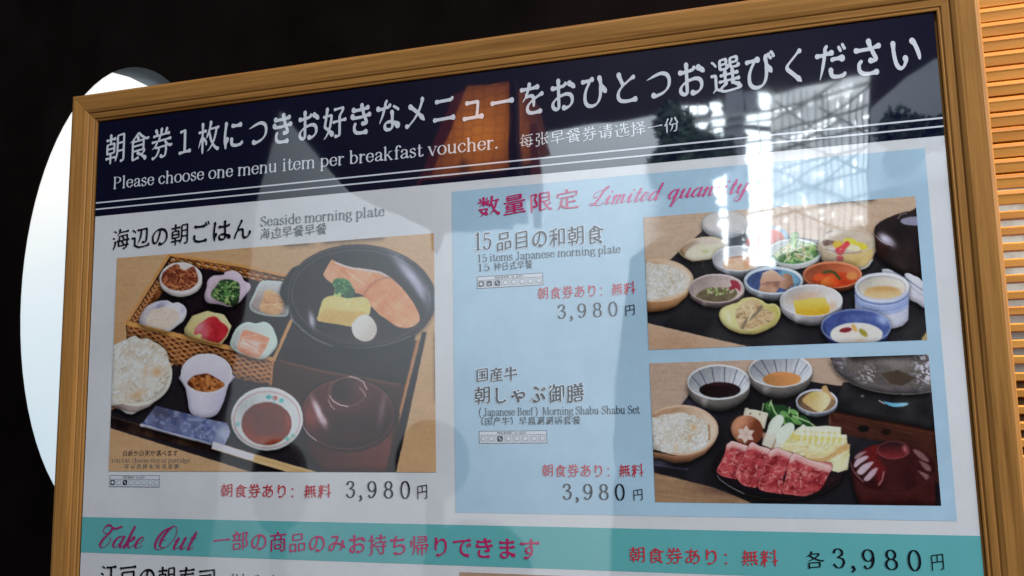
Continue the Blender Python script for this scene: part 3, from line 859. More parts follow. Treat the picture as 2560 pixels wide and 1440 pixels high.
    c = p.poly(A1((1300, 1033), (1400, 1110), (1485, 1190), (1440, 1300), (1340, 1375), (1200, 1320), (1070, 1260), (1080, 1180), (1140, 1120)), 3)
    p.fill(c, p.tint((132, 28, 36), (176, 48, 54), p.n(16, 5, 2)), 2.5); p.within(c); p.glow(498, 817, 16, 22, 30, (206, 148, 156), .75); p.glow(513, 836, 10, 18, 25, (190, 110, 120), .6); p.line(A1((1260, 1130), (1320, 1200), (1340, 1370)), 2, (110, 20, 30), 3, .7); p.within(None)
    p.fill(p.ell(495, 842, 11, 6, -25), (196, 188, 118), 2); p.line([(316, 807), (430, 835), (560, 866), (600, 876)], 10, (192, 138, 78), 2)
    k = p.dish('celadon_dish', 'celadon petal dish of crab sticks')
    d = p.poly(A1((1520, 1310), (1590, 1180), (1700, 1110), (1820, 1122), (1940, 1108), (2030, 1180), (2085, 1340), (2050, 1450), (1920, 1560), (1750, 1540), (1580, 1470), (1508, 1400)), 6)
    p.fill(d, (196, 212, 204), 2, k); p.fill(d + 6, p.tint((150, 150, 146), (204, 216, 208), np.clip((p.x - 590) / 90, 0, 1)), 5, k)
    c = p.poly(A1((1650, 1240), (1720, 1210), (1960, 1290), (1985, 1340), (1900, 1500), (1850, 1550), (1700, 1520), (1600, 1440), (1620, 1350)), 3)
    p.fill(c, p.tint((214, 122, 84), (232, 168, 132), p.n(20, 3, 2)), 3); p.within(c); p.fill(p.poly(A1((1650, 1300), (1880, 1360), (1840, 1480), (1620, 1410))), (236, 212, 196), 8, None, .85); p.strokes(r, 20, in_ell(625, 860, 30, 22), 34, 1.8, [(226, 140, 100), (240, 214, 196), (206, 116, 84)], .15, .6, (.3, .2)); p.within(None)
    # black pot with salmon
    k = p.dish('black_pot', 'black earthenware pot with salmon and omelette')
    p.fill(p.poly(A2((840, 430), (720, 433), (650, 500), (580, 620), (545, 730), (560, 800), (640, 905), (760, 700)), 4), (26, 26, 31), 2, k)
    R = p.ell(903, 742, 187, 131, 4)
    p.fill(R, (24, 23, 27), 2, k); p.fill(np.abs(R + 5) - 1.2, (88, 84, 92), 2.5, None, .55); p.fill(R + 12, (34, 31, 35), 3, k); p.fill(np.abs(R + 14) - 1, (96, 92, 100), 2.5, None, .45); p.fill(R + 20, (28, 24, 26), 5, k)
    p.within(R); p.glow(1028, 690, 13, 62, -40, (186, 184, 204), .75); p.glow(1050, 730, 8, 34, -28, (170, 168, 190), .5); p.glow(780, 800, 7, 20, -12, (196, 194, 206), .7); p.glow(880, 850, 120, 16, 0, (48, 38, 40), .5); p.within(None)
    p.line(A2((640, 910), (700, 1080), (830, 1210), (1000, 1330), (1180, 1400)), 5, (150, 146, 158), 3, .8); p.line(A2((1180, 1400), (1500, 1436), (1850, 1390), (2150, 1280)), 2, (120, 116, 126), 2.5, .7)
    fish = A2((1180, 345), (1240, 370), (1400, 430), (1620, 460), (1800, 500), (1960, 610), (2100, 760), (2210, 920), (2262, 1080), (2150, 1170), (2000, 1165), (1850, 1070), (1740, 990), (1650, 890), (1560, 780), (1450, 740), (1200, 640), (1085, 540), (1110, 460))
    d = p.poly(fish, 5); p.fill(d, p.tint((196, 120, 76), (232, 172, 128), np.clip(p.n(24, 6, 3, 1, .5, 38) * 1.4 - .2, 0, 1)), 2); p.within(d)
    p.strokes(r, 26, lambda q: (q.uniform(830, 1040), q.uniform(660, 810)), 60, 2, [(242, 200, 164), (176, 96, 58), (246, 214, 182)], .08, .6, (.85, .12))
    p.line(A2((1240, 372), (1400, 432), (1620, 462), (1800, 502), (1960, 612), (2100, 762)), 9, (206, 202, 206), 3, .8); p.line(A2((1620, 478), (1800, 520), (1950, 630)), 3, (120, 100, 92), 3, .6); p.line(A2((1850, 580), (1700, 640), (1600, 760)), 3, (180, 104, 70), 4, .7); d2 = p.poly(A2((1850, 575), (1960, 606), (2110, 755), (2220, 915), (2275, 1090), (2150, 1180), (2000, 1175), (1840, 1080), (1730, 1000), (1640, 895), (1590, 800), (1640, 700), (1740, 615)), 4)
    p.fill(d2 - 5, (120, 62, 44), 8, None, .75); p.fill(d2, p.tint((206, 126, 80), (238, 178, 132), np.clip(p.n(20, 16, 3, 1, .35, 52) * 1.5 - .25, 0, 1)), 2.4); p.glow(905, 735, 26, 10, 40, (176, 96, 70), .4)
    p.strokes(r, 16, lambda q: (q.uniform(930, 1030), q.uniform(715, 800)), 46, 1.8, [(246, 206, 168), (184, 104, 64)], .06, .55, (.95, .1)); p.glow(830, 690, 30, 16, 20, (236, 190, 154), .6); p.within(None)
    d = p.poly(A2((1120, 800), (1220, 785), (1390, 815), (1560, 800), (1640, 850), (1650, 1000), (1470, 1160), (1250, 1130), (1015, 1095), (1015, 1030), (1060, 865)), 2)
    p.fill(d, p.tint((206, 186, 104), (228, 212, 142), p.n(14, 8, 3)), 2.4); p.within(d); p.fill(p.poly(A2((1000, 1040), (1110, 940), (1300, 965), (1530, 975), (1640, 1000), (1470, 1190), (1000, 1120))), p.tint((182, 140, 72), (204, 170, 98), p.n(12, 9, 3)), 5, None, .85); p.strokes(r, 22, in_ell(860, 760, 50, 16), 14, 3, [(240, 228, 168), (188, 160, 84)], .6, .5); p.line(A2((1110, 945), (1300, 965), (1530, 978)), 3, (226, 200, 122), 4, .6); p.within(None)
    d = p.poly(A2((1190, 640), (1210, 585), (1290, 565), (1390, 600), (1440, 680), (1470, 740), (1440, 800), (1380, 818), (1330, 800), (1290, 740), (1260, 760), (1220, 755), (1225, 700)), 5)
    p.fill(p.poly(A2((1225, 690), (1290, 700), (1300, 800), (1205, 790))), (150, 166, 96), 2); p.fill(d, (36, 74, 44), 2.4); p.within(d); p.grains(r, 70, in_ell(861, 720, 30, 24), 4.2, [(58, 108, 62), (44, 88, 54), (78, 128, 74), (30, 66, 46)]); p.glow(874, 738, 14, 14, 0, (22, 50, 40), .5); p.within(None)
    d = p.poly(A2((1435, 1130), (1520, 1040), (1620, 1020), (1700, 1090), (1738, 1200), (1690, 1310), (1590, 1348), (1490, 1310), (1440, 1240)), 5)
    p.fill(d, p.tint((178, 168, 158), (226, 222, 216), np.clip((925 - p.x) / 46 + (812 - p.y) / 70 + .35, 0, 1)), 2)
    # lacquer soup bowl
    k = p.dish('lacquer_soup_bowl', 'dark red lacquer soup bowl with its lid on')
    p.fill(p.poly(A4((815, 700), (830, 900), (880, 1120), (980, 1280), (1090, 1400), (1840, 1400), (1900, 1150), (1955, 800))), p.tint((46, 20, 19), (76, 36, 32), np.clip((p.x - 770) / 200, 0, 1)), 3, k)
    d = p.ell(870, 1036, 118, 90); p.fill(d - 4, (14, 9, 10), 5, None, .8); p.fill(d, p.tint((62, 28, 26), (34, 17, 18), np.clip((p.y - 950) / 130, 0, 1)), 2.5, k); p.fill(np.abs(d + 3) - 1.2, (104, 62, 60), 2.5, None, .6); p.within(d); p.glow(850, 1000, 60, 30, 0, (84, 38, 34), .5)
    p.glow(776, 1042, 24, 40, -28, (112, 48, 44), .8); p.glow(797, 1030, 7, 33, -24, (220, 206, 214), .95); p.glow(810, 1052, 8, 12, -40, (190, 170, 178), .6); p.glow(956, 1020, 8, 42, 10, (96, 76, 84), .7); p.glow(870, 1090, 80, 14, 0, (54, 28, 26), .6); p.within(None)
    p.line(A4((800, 720), (840, 840), (900, 920), (990, 990)), 2, (196, 188, 196), 2.4, .8)
    d = p.ell(870, 979, 48, 38); p.fill(d, (52, 26, 25), 2.5, k); p.fill(np.abs(d + 2) - 1.4, (108, 74, 72), 2.4, None, .7); p.fill(p.ell(872, 975, 40, 29), p.tint((28, 18, 19), (70, 34, 32), np.clip((p.x - 850) / 60, 0, 1)), 3, k); p.fill(np.abs(p.ell(870, 992, 52, 34)) - 1, (86, 50, 48), 3, None, .5)
    p.line(A4((1395, 203), (1500, 225), (1570, 270), (1615, 360)), 1.8, (204, 200, 208), 2, .85); p.line(A4((1150, 440), (1200, 510), (1280, 555), (1380, 572)), 2, (210, 204, 212), 2, .85); p.line(A4((1520, 335), (1570, 390), (1600, 450)), 1.8, (196, 180, 188), 2, .7); p.line(A4((1135, 490), (1170, 560), (1215, 608)), 1.8, (180, 172, 180), 2, .7)
    # rice bowl
    k = p.dish('rice_bowl', 'white bowl heaped with steamed rice')
    p.fill(p.poly(A3((-60, 900), (80, 980), (165, 1010), (230, 1055), (300, 1060), (370, 1030), (520, 960), (690, 790), (780, 600), (400, 700))), p.tint((112, 96, 92), (176, 164, 158), np.clip((p.x - 290) / 110, 0, 1)), 2.5, k)
    p.fill(p.poly(A3((165, 1008), (230, 1050), (300, 1062), (350, 1040), (250, 1030))), (206, 200, 200), 2, k)
    p.fill(p.ell(342, 936, 89, 79, 0), (214, 208, 196), 2, k); p.fill(p.ell(340, 934, 84, 73), (150, 140, 130), 3, k)
    d = p.poly(A3((-60, 200), (70, 205), (160, 172), (270, 120), (345, 98), (400, 140), (480, 128), (560, 170), (640, 210), (725, 290), (752, 400), (762, 560), (690, 710), (570, 830), (400, 912), (200, 925), (-60, 900)), 3)
    p.rice(r, d, lambda q: (q.uniform(264, 428), q.uniform(838, 1010)), k, 6.6, 360, .6)
    p.within(d); p.glow(392, 929, 14, 10, -10, (196, 148, 96), .8); p.glow(346, 985, 20, 9, -20, (188, 146, 104), .6); p.glow(364, 930, 7, 20, 10, (186, 150, 110), .5); p.within(None)
    for x, y in ((720, 330), (735, 610), (590, 800), (380, 900)): p.line(A3((x - 18, y + 8), (x + 18, y - 12)), 3, (70, 58, 50), 2, .7)
    # white cup of beans
    k = p.dish('paper_cup', 'white cup of brown beans')
    p.fill(p.poly(A3((905, 570), (955, 740), (985, 900), (1000, 1000), (1050, 1070), (1180, 1106), (1310, 1085), (1380, 1010), (1440, 860), (1490, 690), (1530, 570)), 3), p.tint((178, 170, 190), (218, 210, 222), np.clip(1.3 - np.abs(p.x - 505) / 60 + (960 - p.y) / 120, 0, 1)), 2, k)
    p.fill(p.ell(517, 934, 64, 50), (226, 220, 228), 2, k); d = p.ell(517, 934, 60, 46); p.fill(d, p.tint((176, 166, 178), (212, 204, 214), np.clip((965 - p.y) / 60, 0, 1)), 3, k); p.within(d)
    c = p.poly(A3((980, 690), (1040, 600), (1130, 570), (1220, 560), (1330, 610), (1432, 690), (1400, 790), (1080, 790)), 4); p.fill(c, (66, 34, 20), 3)
    p.within(np.maximum(c, d)); p.grains(r, 46, in_ell(514, 960, 44, 22), 8.5, [(140, 84, 44), (158, 98, 54), (118, 66, 34), (172, 112, 62)]); p.within(None)
    # paper sleeve and chopsticks
    k = p.dish('chopstick_sleeve', 'blue patterned paper chopstick sleeve')
    d = p.poly(A3((590, 960), (1000, 1060), (1200, 1110), (1470, 1172), (1510, 1282), (1440, 1438), (1330, 1436), (900, 1330), (410, 1192)))
    p.fill(d, p.tint((60, 62, 84), (100, 106, 136), p.n(22, 2, 3)), 2, k); p.within(d)
    p.fill(p.n(9, 6, 2) - .40, (140, 148, 178), .1, None, .5); p.fill(.64 - p.n(12, 8, 2), (54, 62, 104), .1, None, .55); p.glow(400, 1030, 34, 16, 14, (50, 46, 56), .7); p.glow(560, 1085, 20, 24, 0, (206, 212, 228), .6); p.within(None)
    p.line(A3((412, 1196), (900, 1330), (1330, 1440)), 6, (206, 202, 214), 2); p.line(A3((600, 1232), (900, 1312), (1330, 1428)), 2, (56, 66, 110), 2)
    k = p.dish('chopsticks')
    p.fill(p.poly([(534, 1104), (639, 1136), (796, 1181), (722, 1181), (590, 1141), (530, 1122)]), p.tint((196, 158, 104), (222, 190, 140), p.n(8, 4, 2, .2)), 2, k); p.fill(p.poly([(534, 1104), (637, 1136), (632, 1152), (530, 1121)]), (206, 200, 206), 2, k); p.line([(640, 1146), (770, 1182)], 2.2, (150, 112, 66), 2, .7)
    # sauce dish
    k, h = p.bowl('sauce_dish', 'round dish with flower mark holding brown sauce', 668, 1047, 90, 79, 0, (216, 214, 216), (206, 208, 208), 5, (224, 222, 224), shade=.86)
    p.fill(np.abs(p.ell(668, 1049, 82, 70)) - 1.0, (176, 96, 88), 1.8, None, .75)
    c = p.ell(667, 1059, 63, 54); p.fill(c, p.tint((96, 44, 34), (74, 46, 46), np.clip((p.n(50, 3, 2) - .3) * 2, 0, 1)), 3); p.within(c); p.glow(662, 1100, 46, 14, 4, (132, 54, 28), .7); p.glow(720, 1050, 14, 40, 0, (118, 54, 44), .6); p.within(None)
    for x, y, c in ((405, 457, (54, 132, 136)), (482, 470, (182, 76, 70)), (563, 497, (74, 150, 148)), (632, 968, (96, 150, 146)), (24, 790, (110, 150, 150)), (700, 930, (120, 160, 150))):
        q = A4((x, y))[0]; p.fill(p.ell(q[0], q[1], 6.5, 5.5), c, 2)
    p.line(A4((405, 457), (482, 470), (465, 540)), 2.5, (70, 140, 138), 2)
    p.glow(676, 1150, 70, 22, 4, (14, 12, 15), .0)
    return p
B1 = lambda *p: K(1600, 500, 5.3333, *p)
B2 = lambda *p: K(1900, 490, 5.3333, *p)
B3 = lambda *p: K(1600, 640, 5.3333, *p)
B4 = lambda *p: K(1900, 620, 5.3333, *p)

def paint_fifteen():
    p = Print(418.6, 575.3, 108.7, 191.8, 0.40, -0.3, 0.45); r = random.Random(11)
    p.fill(np.full_like(p.x, -9), wood(p, (160, 134, 112), (180, 156, 136), 4, -3), 3)
    p.glow(1680, 860, 120, 40, 10, (146, 110, 84), .6)
    k = p.dish('serving_tray')
    p.fill(p.poly(B3((100, 896), (60, 700), (-60, 300), (404, 45), (600, -130), (830, -330)) + [(1755, 572), (1850, 584), (1996, 593), (2050, 601), (2200, 620), (2330, 660), (2345, 900), (1868, 866)]), p.tint((24, 24, 28), (46, 44, 46), p.n(70, 4, 2)), 2.2, k)
    p.fill(p.poly(B4((2215, 1130), (2160, 1200), (2140, 1260), (2300, 1260), (2260, 1080))), (150, 126, 88), 4)
    # back row
    k = p.dish('glass_bowl', 'clear glass bowl at the back of the tray')
    p.fill(p.ell(1812, 562, 58, 36), (176, 176, 178), 3, k, .75); p.fill(np.abs(p.ell(1812, 556, 57, 27)) - 1, (120, 128, 132), 2, None, .7); p.glow(1800, 566, 34, 14, 0, (206, 196, 196), .7)
    k, h = p.bowl('blue_glass_bowl', 'blue bowl of tomato', 1918, 592, 54, 28, 26, (110, 120, 136), (120, 150, 170), 3, (96, 120, 140))
    c = p.poly(B1((1400, 600), (1440, 500), (1540, 430), (1700, 400), (1800, 390), (1900, 460), (1920, 540), (1780, 630), (1600, 660), (1460, 640)), 5)
    p.fill(c, p.tint((186, 70, 60), (222, 116, 96), p.n(14, 3, 3)), 3); p.within(c); p.glow(1905, 600, 10, 20, 10, (206, 112, 92), .6); p.glow(1944, 588, 8, 20, 20, (196, 72, 52), .7); p.within(None)
    k = p.dish('shell_dish', 'brown-rimmed shell dish of white food')
    d = p.poly(B1((515, 690), (560, 610), (680, 530), (800, 500), (960, 490), (1090, 530), (1170, 590), (1160, 660), (1000, 770), (880, 800), (700, 815), (590, 770)), 5)
    p.fill(d, (206, 184, 150), 2, k); p.fill(d + 3, p.tint((126, 100, 76), (198, 184, 170), np.clip((p.x - 1705) / 50, 0, 1)), 3); p.line(B1((520, 700), (590, 775), (700, 818), (880, 803)), 2, (150, 120, 84), 2)
    c = p.poly(B1((600, 740), (690, 620), (780, 590), (900, 600), (1100, 590), (1140, 640), (1000, 750), (860, 790), (700, 800)), 4)
    p.fill(c, p.tint((206, 194, 166), (226, 218, 202), p.n(16, 5, 2)), 3); p.glow(1764, 629, 9, 4, 0, (120, 132, 80), .8); p.glow(1730, 612, 18, 8, -20, (110, 96, 88), .5)
    k, h = p.bowl('white_bowl', 'white bowl of grilled fish', 1847, 646, 66, 32, 12, (178, 176, 182), (204, 202, 206), 3.2, (208, 206, 210), foot=.4)
    p.fill(p.poly(B1((1000, 860), (1060, 990), (1300, 1010), (1560, 970), (1640, 860))), p.tint((130, 126, 140), (180, 178, 192), np.clip((p.y - 640) / -40 + 1.1, 0, 1)), 3, k, 0)
    c = p.poly(B1((1110, 880), (1130, 790), (1210, 760), (1360, 742), (1480, 760), (1555, 800), (1540, 880), (1460, 930), (1300, 945), (1160, 930)), 4)
    p.within(h); p.fill(c, p.tint((196, 146, 108), (232, 204, 172), p.n(13, 8, 3)), 3); p.within(np.maximum(c, h)); p.fill(p.poly(B1((1130, 790), (1210, 750), (1360, 735), (1480, 755), (1560, 800), (1500, 800), (1350, 770))), (124, 84, 66), 5, None, .8); p.glow(1870, 660, 9, 8, 20, (206, 124, 80), .7); p.glow(1830, 655, 10, 7, 0, (214, 150, 110), .6); p.within(None)
    k, h = p.bowl('salad_bowl', 'white bowl of green salad', 1986, 630, 68, 33, 10, (188, 190, 194), (198, 204, 202), 3, (206, 212, 210), foot=.4)
    c = p.poly(B1((1730, 770), (1800, 710), (1880, 640), (1960, 600), (2010, 470), (2060, 430), (2120, 440), (2110, 520), (2180, 570), (2300, 580), (2360, 640), (2390, 720), (2280, 800), (2100, 850), (1900, 840), (1780, 810)), 3)
    p.fill(c, (70, 96, 58), 3, k); p.within(c)
    p.strokes(r, 90, lambda q: (q.uniform(1920, 2046), q.uniform(596, 658)), 26, 5, [(112, 156, 84), (140, 180, 104), (84, 126, 70), (58, 92, 56), (164, 190, 130), (44, 70, 48)], .8)
    p.strokes(r, 30, lambda q: (q.uniform(1935, 2040), q.uniform(608, 648)), 40, 2.2, [(228, 214, 190), (220, 180, 140), (236, 232, 216), (206, 158, 118)], .3)
    p.glow(1986, 596, 6, 16, 10, (126, 168, 92), .8); p.glow(2030, 622, 8, 14, 30, (150, 190, 110), .7); p.within(None)
    p.fill(p.poly([(1937, 651), (1960, 660), (1990, 664), (2028, 656), (2050, 640), (2046, 650), (2020, 668), (1985, 674), (1950, 664)]), (196, 194, 192), 2, k)
    k = p.dish('fruit_glass', 'clear glass dish of fruit')
    p.fill(p.poly(B2((775, 600), (815, 800), (830, 860), (1000, 960), (1340, 985), (1450, 930), (1510, 800), (1520, 620)), 2), p.tint((150, 128, 104), (196, 178, 150), p.n(18, 4, 3)), 2.5, k, .9)
    p.fill(p.ell(2118, 606, 70, 30), p.tint((164, 146, 130), (192, 178, 160), p.n(24, 3, 2)), 2.5, k, .85)
    p.fill(p.poly(B2((1110, 790), (1320, 760), (1500, 700), (1500, 830), (1400, 940), (1240, 950), (1120, 880))), p.tint((176, 144, 82), (212, 184, 120), p.n(14, 7, 2)), 8, None, .85)
    p.fill(p.poly(B2((830, 600), (880, 580), (980, 600), (1090, 610), (1000, 630), (920, 660), (850, 670))), (92, 70, 64), 3)
    p.fill(p.ell(2090, 624, 22, 8, -6), (206, 190, 182), 3)
    for x, y, a, b, c in ((1040, 650, 13, 10, (214, 176, 62)), (1200, 610, 17, 9, (206, 196, 60)), (1330, 670, 20, 9, (202, 184, 44)), (1240, 690, 20, 8, (226, 214, 176))):
        q = B2((x, y))[0]; p.fill(p.ell(q[0], q[1], a, b, 10), c, 2.5)
    p.line(B2((1060, 730), (1160, 640)), 14, (206, 66, 70), 2.5); p.fill(p.ell(2100, 627, 12, 10), (196, 52, 62), 2.5); p.fill(p.ell(2100, 646, 9, 7), (176, 84, 80), 3); p.glow(2102, 623, 4, 3, 0, (236, 170, 170), .8)
    e = np.abs(p.ell(2118, 602, 69, 30)); p.fill(e - .9, (214, 206, 200), 2, None, .55); p.line(B2((880, 500), (920, 475), (970, 460)), 2.5, (60, 54, 56), 2); p.line(B2((870, 710), (1060, 760), (1230, 765), (1360, 735)), 2.2, (84, 66, 54), 2, .8); p.line(B2((1340, 980), (1440, 930), (1500, 850)), 3, (226, 226, 226), 2.5)
    k = p.dish('lacquer_soup_bowl', 'black lacquer soup bowl with its lid on')
    d = p.poly(B2((1525, 440), (1570, 370), (1660, 310), (1780, 260), (1900, 220), (2000, 205), (2200, 205), (2300, 1180), (2160, 1140), (2000, 1070), (1880, 1010), (1760, 950), (1660, 890), (1590, 820), (1545, 720), (1530, 600)), 4)
    p.fill(d, p.tint((30, 26, 28), (48, 38, 36), p.n(50, 3, 2)), 2, k); p.within(d)
    p.fill(p.poly(B2((1520, 480), (1600, 600), (1700, 650), (1760, 670), (1640, 900), (1500, 800))), p.tint((50, 28, 26), (34, 24, 24), np.clip((p.x - 2185) / 40, 0, 1)), 4); p.glow(2214, 598, 17, 9, 35, (206, 196, 214), .95); p.glow(2226, 606, 14, 7, 40, (150, 138, 156), .6)
    p.line(B2((1535, 520), (1600, 590), (1680, 640), (1760, 660)), 1.6, (170, 160, 164), 2, .8); p.fill(p.ell(2285, 553, 34, 11), (112, 110, 126), 3); p.line(B2((1840, 300), (1870, 250), (1960, 230)), 1.6, (140, 132, 136), 2, .7); p.within(None)
    # left: rice
    k = p.dish('rice_bowl', 'wooden bowl of steamed rice')
    p.fill(p.poly(B3((-100, 600), (85, 606), (340, 570), (560, 490), (700, 300), (690, 420), (620, 540), (480, 670), (300, 735), (95, 752), (-100, 720))), p.tint((96, 64, 42), (166, 124, 88), np.clip(1 - (p.y - 735) / 50, 0, 1)), 2.5, k)
    p.fill(p.ell(1640, 701, 94, 54), (196, 166, 138), 2, k); p.fill(p.ell(1638, 701, 89, 49), p.tint((176, 146, 120), (214, 198, 182), np.clip((p.x - 1640) / 80, 0, 1)), 3)
    d = p.poly(B3((-60, 90), (60, 95), (130, 78), (180, 110), (300, 112), (420, 150), (530, 210), (610, 300), (640, 380), (560, 470), (420, 530), (220, 580), (90, 598), (-60, 590)), 3)
    p.rice(r, d, lambda q: (q.uniform(1612, 1722), q.uniform(654, 752)), k, 4.6, 260, .1)
    # middle row
    k, h = p.bowl('small_bowl', 'small pale bowl of grated food with spring onion', 1792, 721, 69, 36, 14, (150, 128, 126), (186, 166, 160), 3, (202, 184, 182), foot=.35)
    p.within(h); c = p.poly(B1((740, 1290), (830, 1200), (960, 1165), (1130, 1170), (1230, 1160), (1300, 1250), (1200, 1340), (1020, 1370), (820, 1340)), 4)
    p.fill(c, p.tint((66, 58, 44), (104, 94, 72), p.n(12, 5, 3)), 3); p.within(np.maximum(h, c)); p.grains(r, 34, in_ell(1800, 727, 34, 10), 4.4, [(130, 140, 92), (156, 156, 118), (98, 112, 66), (176, 166, 138)]); p.within(h)
    p.fill(p.poly(B1((1205, 1070), (1290, 1080), (1340, 1150), (1330, 1220), (1280, 1180), (1220, 1200), (1180, 1180), (1220, 1140)), 4), (124, 44, 58), 2.4); p.within(None)
    k, h = p.bowl('blue_bowl', 'blue-lined bowl of simmered fish', 1934, 701, 74, 35, 16, (168, 172, 178), (74, 92, 140), 7, (202, 210, 220), foot=.35, shade=.7)
    p.within(h); p.fill(p.poly(B1((1900, 900), (2060, 960), (2150, 1100), (2050, 1200), (1850, 1000))), (104, 148, 160), 12, None, .8)
    c = p.poly(B1((1600, 1080), (1640, 980), (1750, 925), (1830, 970), (1930, 1060), (1880, 1090), (1700, 1090), (1610, 1130)), 0)
    c2 = p.poly(B1((1890, 1000), (1960, 975), (2030, 1010), (2050, 1130), (1960, 1200), (1840, 1160), (1850, 1100), (1930, 1060)), 0); c3 = p.poly(B1((1580, 1220), (1610, 1130), (1720, 1090), (1800, 1100), (1850, 1180), (1800, 1250), (1650, 1250)), 0)
    p.glow(1925, 722, 30, 14, 0, (40, 40, 60), .7); p.fill(c2, p.tint((108, 76, 60), (172, 134, 110), np.clip((1985 - p.x) / 40, 0, 1)), 2.5); p.fill(c3, p.tint((140, 102, 84), (184, 146, 122), p.n(12, 3, 2)), 2.5); p.fill(c, p.tint((176, 138, 116), (204, 172, 148), np.clip((700 - p.y) / 30, 0, 1)), 2.5); p.fill(p.poly(B1((1610, 1130), (1700, 1085), (1880, 1088), (1850, 1180), (1760, 1130))), (118, 82, 66), 4, None, .8); p.line(B1((1640, 985), (1750, 930), (1830, 975)), 2.4, (222, 196, 174), 2, .8); p.within(None)
    k, h = p.bowl('orange_bowl', 'terracotta bowl of stewed tomato and potato', 2081, 687, 74, 34, 12, (150, 84, 58), (178, 92, 60), 5, (204, 128, 92), foot=.4)
    p.within(h); p.fill(p.poly(B2((700, 1130), (760, 1050), (860, 1010), (1100, 1020), (1260, 1060), (1270, 1150), (1100, 1220), (900, 1220)), 4), p.tint((150, 44, 26), (196, 80, 40), p.n(14, 3, 3)), 4)
    p.fill(p.poly(B2((800, 1180), (860, 1090), (960, 1060), (1060, 1110), (1050, 1190), (960, 1225), (860, 1215)), 3), p.tint((196, 58, 28), (232, 128, 58), np.clip((2100 - p.x) / 40, 0, 1)), 3); p.fill(p.ell(2047, 694, 13, 9), (206, 84, 44), 3); p.fill(p.ell(2130, 690, 14, 10), (204, 130, 74), 5); p.line(B2((850, 1020), (930, 1005), (1000, 1030), (1060, 1100)), 8, (62, 58, 34), 3); p.glow(2120, 672, 20, 6, 0, (190, 104, 72), .6); p.within(None)
    # steamed custard cup and its lid
    k = p.dish('cup_lid', 'white china lid leaning on the custard cup')
    d = p.poly(B4((1625, 310), (1670, 282), (1740, 290), (1930, 390), (1925, 350), (1970, 335), (2050, 370), (2180, 460), (2220, 800), (2100, 740), (1980, 680), (1800, 500)), 2)
    p.fill(d, p.tint((166, 162, 172), (220, 218, 226), np.clip((p.n(40, 3, 2) * .4 + (760 - p.y) / 120), 0, 1)), 2, k); p.line(B4((1740, 290), (1930, 395), (2180, 575)), 2.2, (62, 66, 92), 2); p.line(B4((1990, 500), (2190, 650)), 4, (140, 136, 148), 4, .7)
    k, h = p.bowl('custard_cup', 'white and blue china cup of steamed custard', 2205, 716, 68, 34, 66, (206, 206, 216), (214, 204, 190), 5.5, (226, 226, 234), foot=.92, shade=.84)
    body = p.poly(B4((1262, 560), (1270, 820), (1700, 1080), (1760, 1078), (1900, 1040), (1975, 960), (1985, 560)), 0); body = np.maximum(body, -p.ell(2205, 716, 67, 33.5))
    p.fill(body, p.tint((150, 150, 166), (214, 214, 224), np.clip(1.2 - np.abs(p.x - 2195) / 70, 0, 1)), 2, k); p.within(body)
    Yc = p.y - 34 * np.sqrt(np.clip(1 - ((p.x - 2205) / 68) ** 2, 0, 1))
    for y0, y1, c, a in ((722, 752, (126, 146, 192), .62), (725.5, 728, (48, 52, 84), .9), (742, 744, (84, 96, 150), .8), (736, 737.4, (84, 96, 150), .6), (752, 754, (100, 112, 160), .5)):
        p.fill(np.maximum(y0 - Yc, Yc - y1), c, 2, None, a)
    p.within(None)
    p.fill(np.abs(p.ell(2205, 720, 60, 29)) - .8, (72, 78, 110), 1.8, None, .75 ); p.within(h); p.fill(p.ell(2207, 735, 48, 20), p.tint((176, 138, 88), (206, 178, 132), np.clip((p.y - 715) / 26, 0, 1)), 6); p.glow(2210, 722, 40, 5, 0, (160, 120, 70), .6); p.within(None)
    k, h = p.bowl('white_bowl', 'white bowl holding a yellow block of omelette', 2028, 751, 78, 40, 24, (184, 178, 182), (206, 202, 204), 3.4, (216, 212, 214), foot=.4, shade=.82)
    p.within(h); p.glow(2016, 742, 44, 14, -10, (206, 150, 100), .5); p.glow(2080, 765, 12, 12, 0, (190, 140, 90), .6)
    p.fill(p.poly(B4((440, 708), (680, 670), (865, 662), (930, 790), (920, 880), (800, 910), (490, 900))), p.tint((200, 166, 52), (216, 192, 92), np.clip((775 - p.y) / 20, 0, 1)), 2.4); p.fill(p.poly(B4((470, 830), (700, 830), (930, 790), (920, 900), (600, 920), (490, 900))), p.tint((184, 142, 34), (200, 162, 52), p.n(10, 4, 2)), 4, None, .8); p.within(None)
    k = p.dish('yogurt_dish', 'deep blue dish of yogurt with dried fruit')
    p.fill(p.poly(B4((812, 1050), (850, 1150), (930, 1290), (1100, 1400), (1500, 1400), (1690, 1230), (1750, 1050))), (38, 44, 78), 2, k)
    d = p.ell(2140, 817, 88, 45); p.fill(d, (118, 128, 162), 2, k); p.fill(d + 4, p.tint((44, 54, 98), (80, 94, 138), p.n(30, 2, 3)), 3); p.within(d); p.glow(2206, 800, 14, 9, 35, (176, 190, 226), .8); p.glow(2120, 782, 60, 8, 0, (40, 48, 96), .5)
    p.fill(p.ell(2141, 836, 65, 29), p.tint((206, 198, 190), (228, 224, 218), p.n(30, 5, 2)), 3); p.fill(p.ell(2114, 825, 16, 6.5, -8), p.tint((84, 24, 32), (120, 48, 50), p.n(6, 2, 2)), 2.4); p.fill(p.ell(2136, 820, 11, 5.5, 60), (204, 160, 96), 2.6); p.fill(p.ell(2158, 832, 14, 7, 40), p.tint((112, 104, 42), (142, 132, 64), p.n(6, 4, 2)), 2.4); p.glow(2150, 850, 12, 6, 0, (206, 176, 136), .6); p.within(None)
    k = p.dish('mushroom_dish', 'pale yellow petal dish of mushrooms')
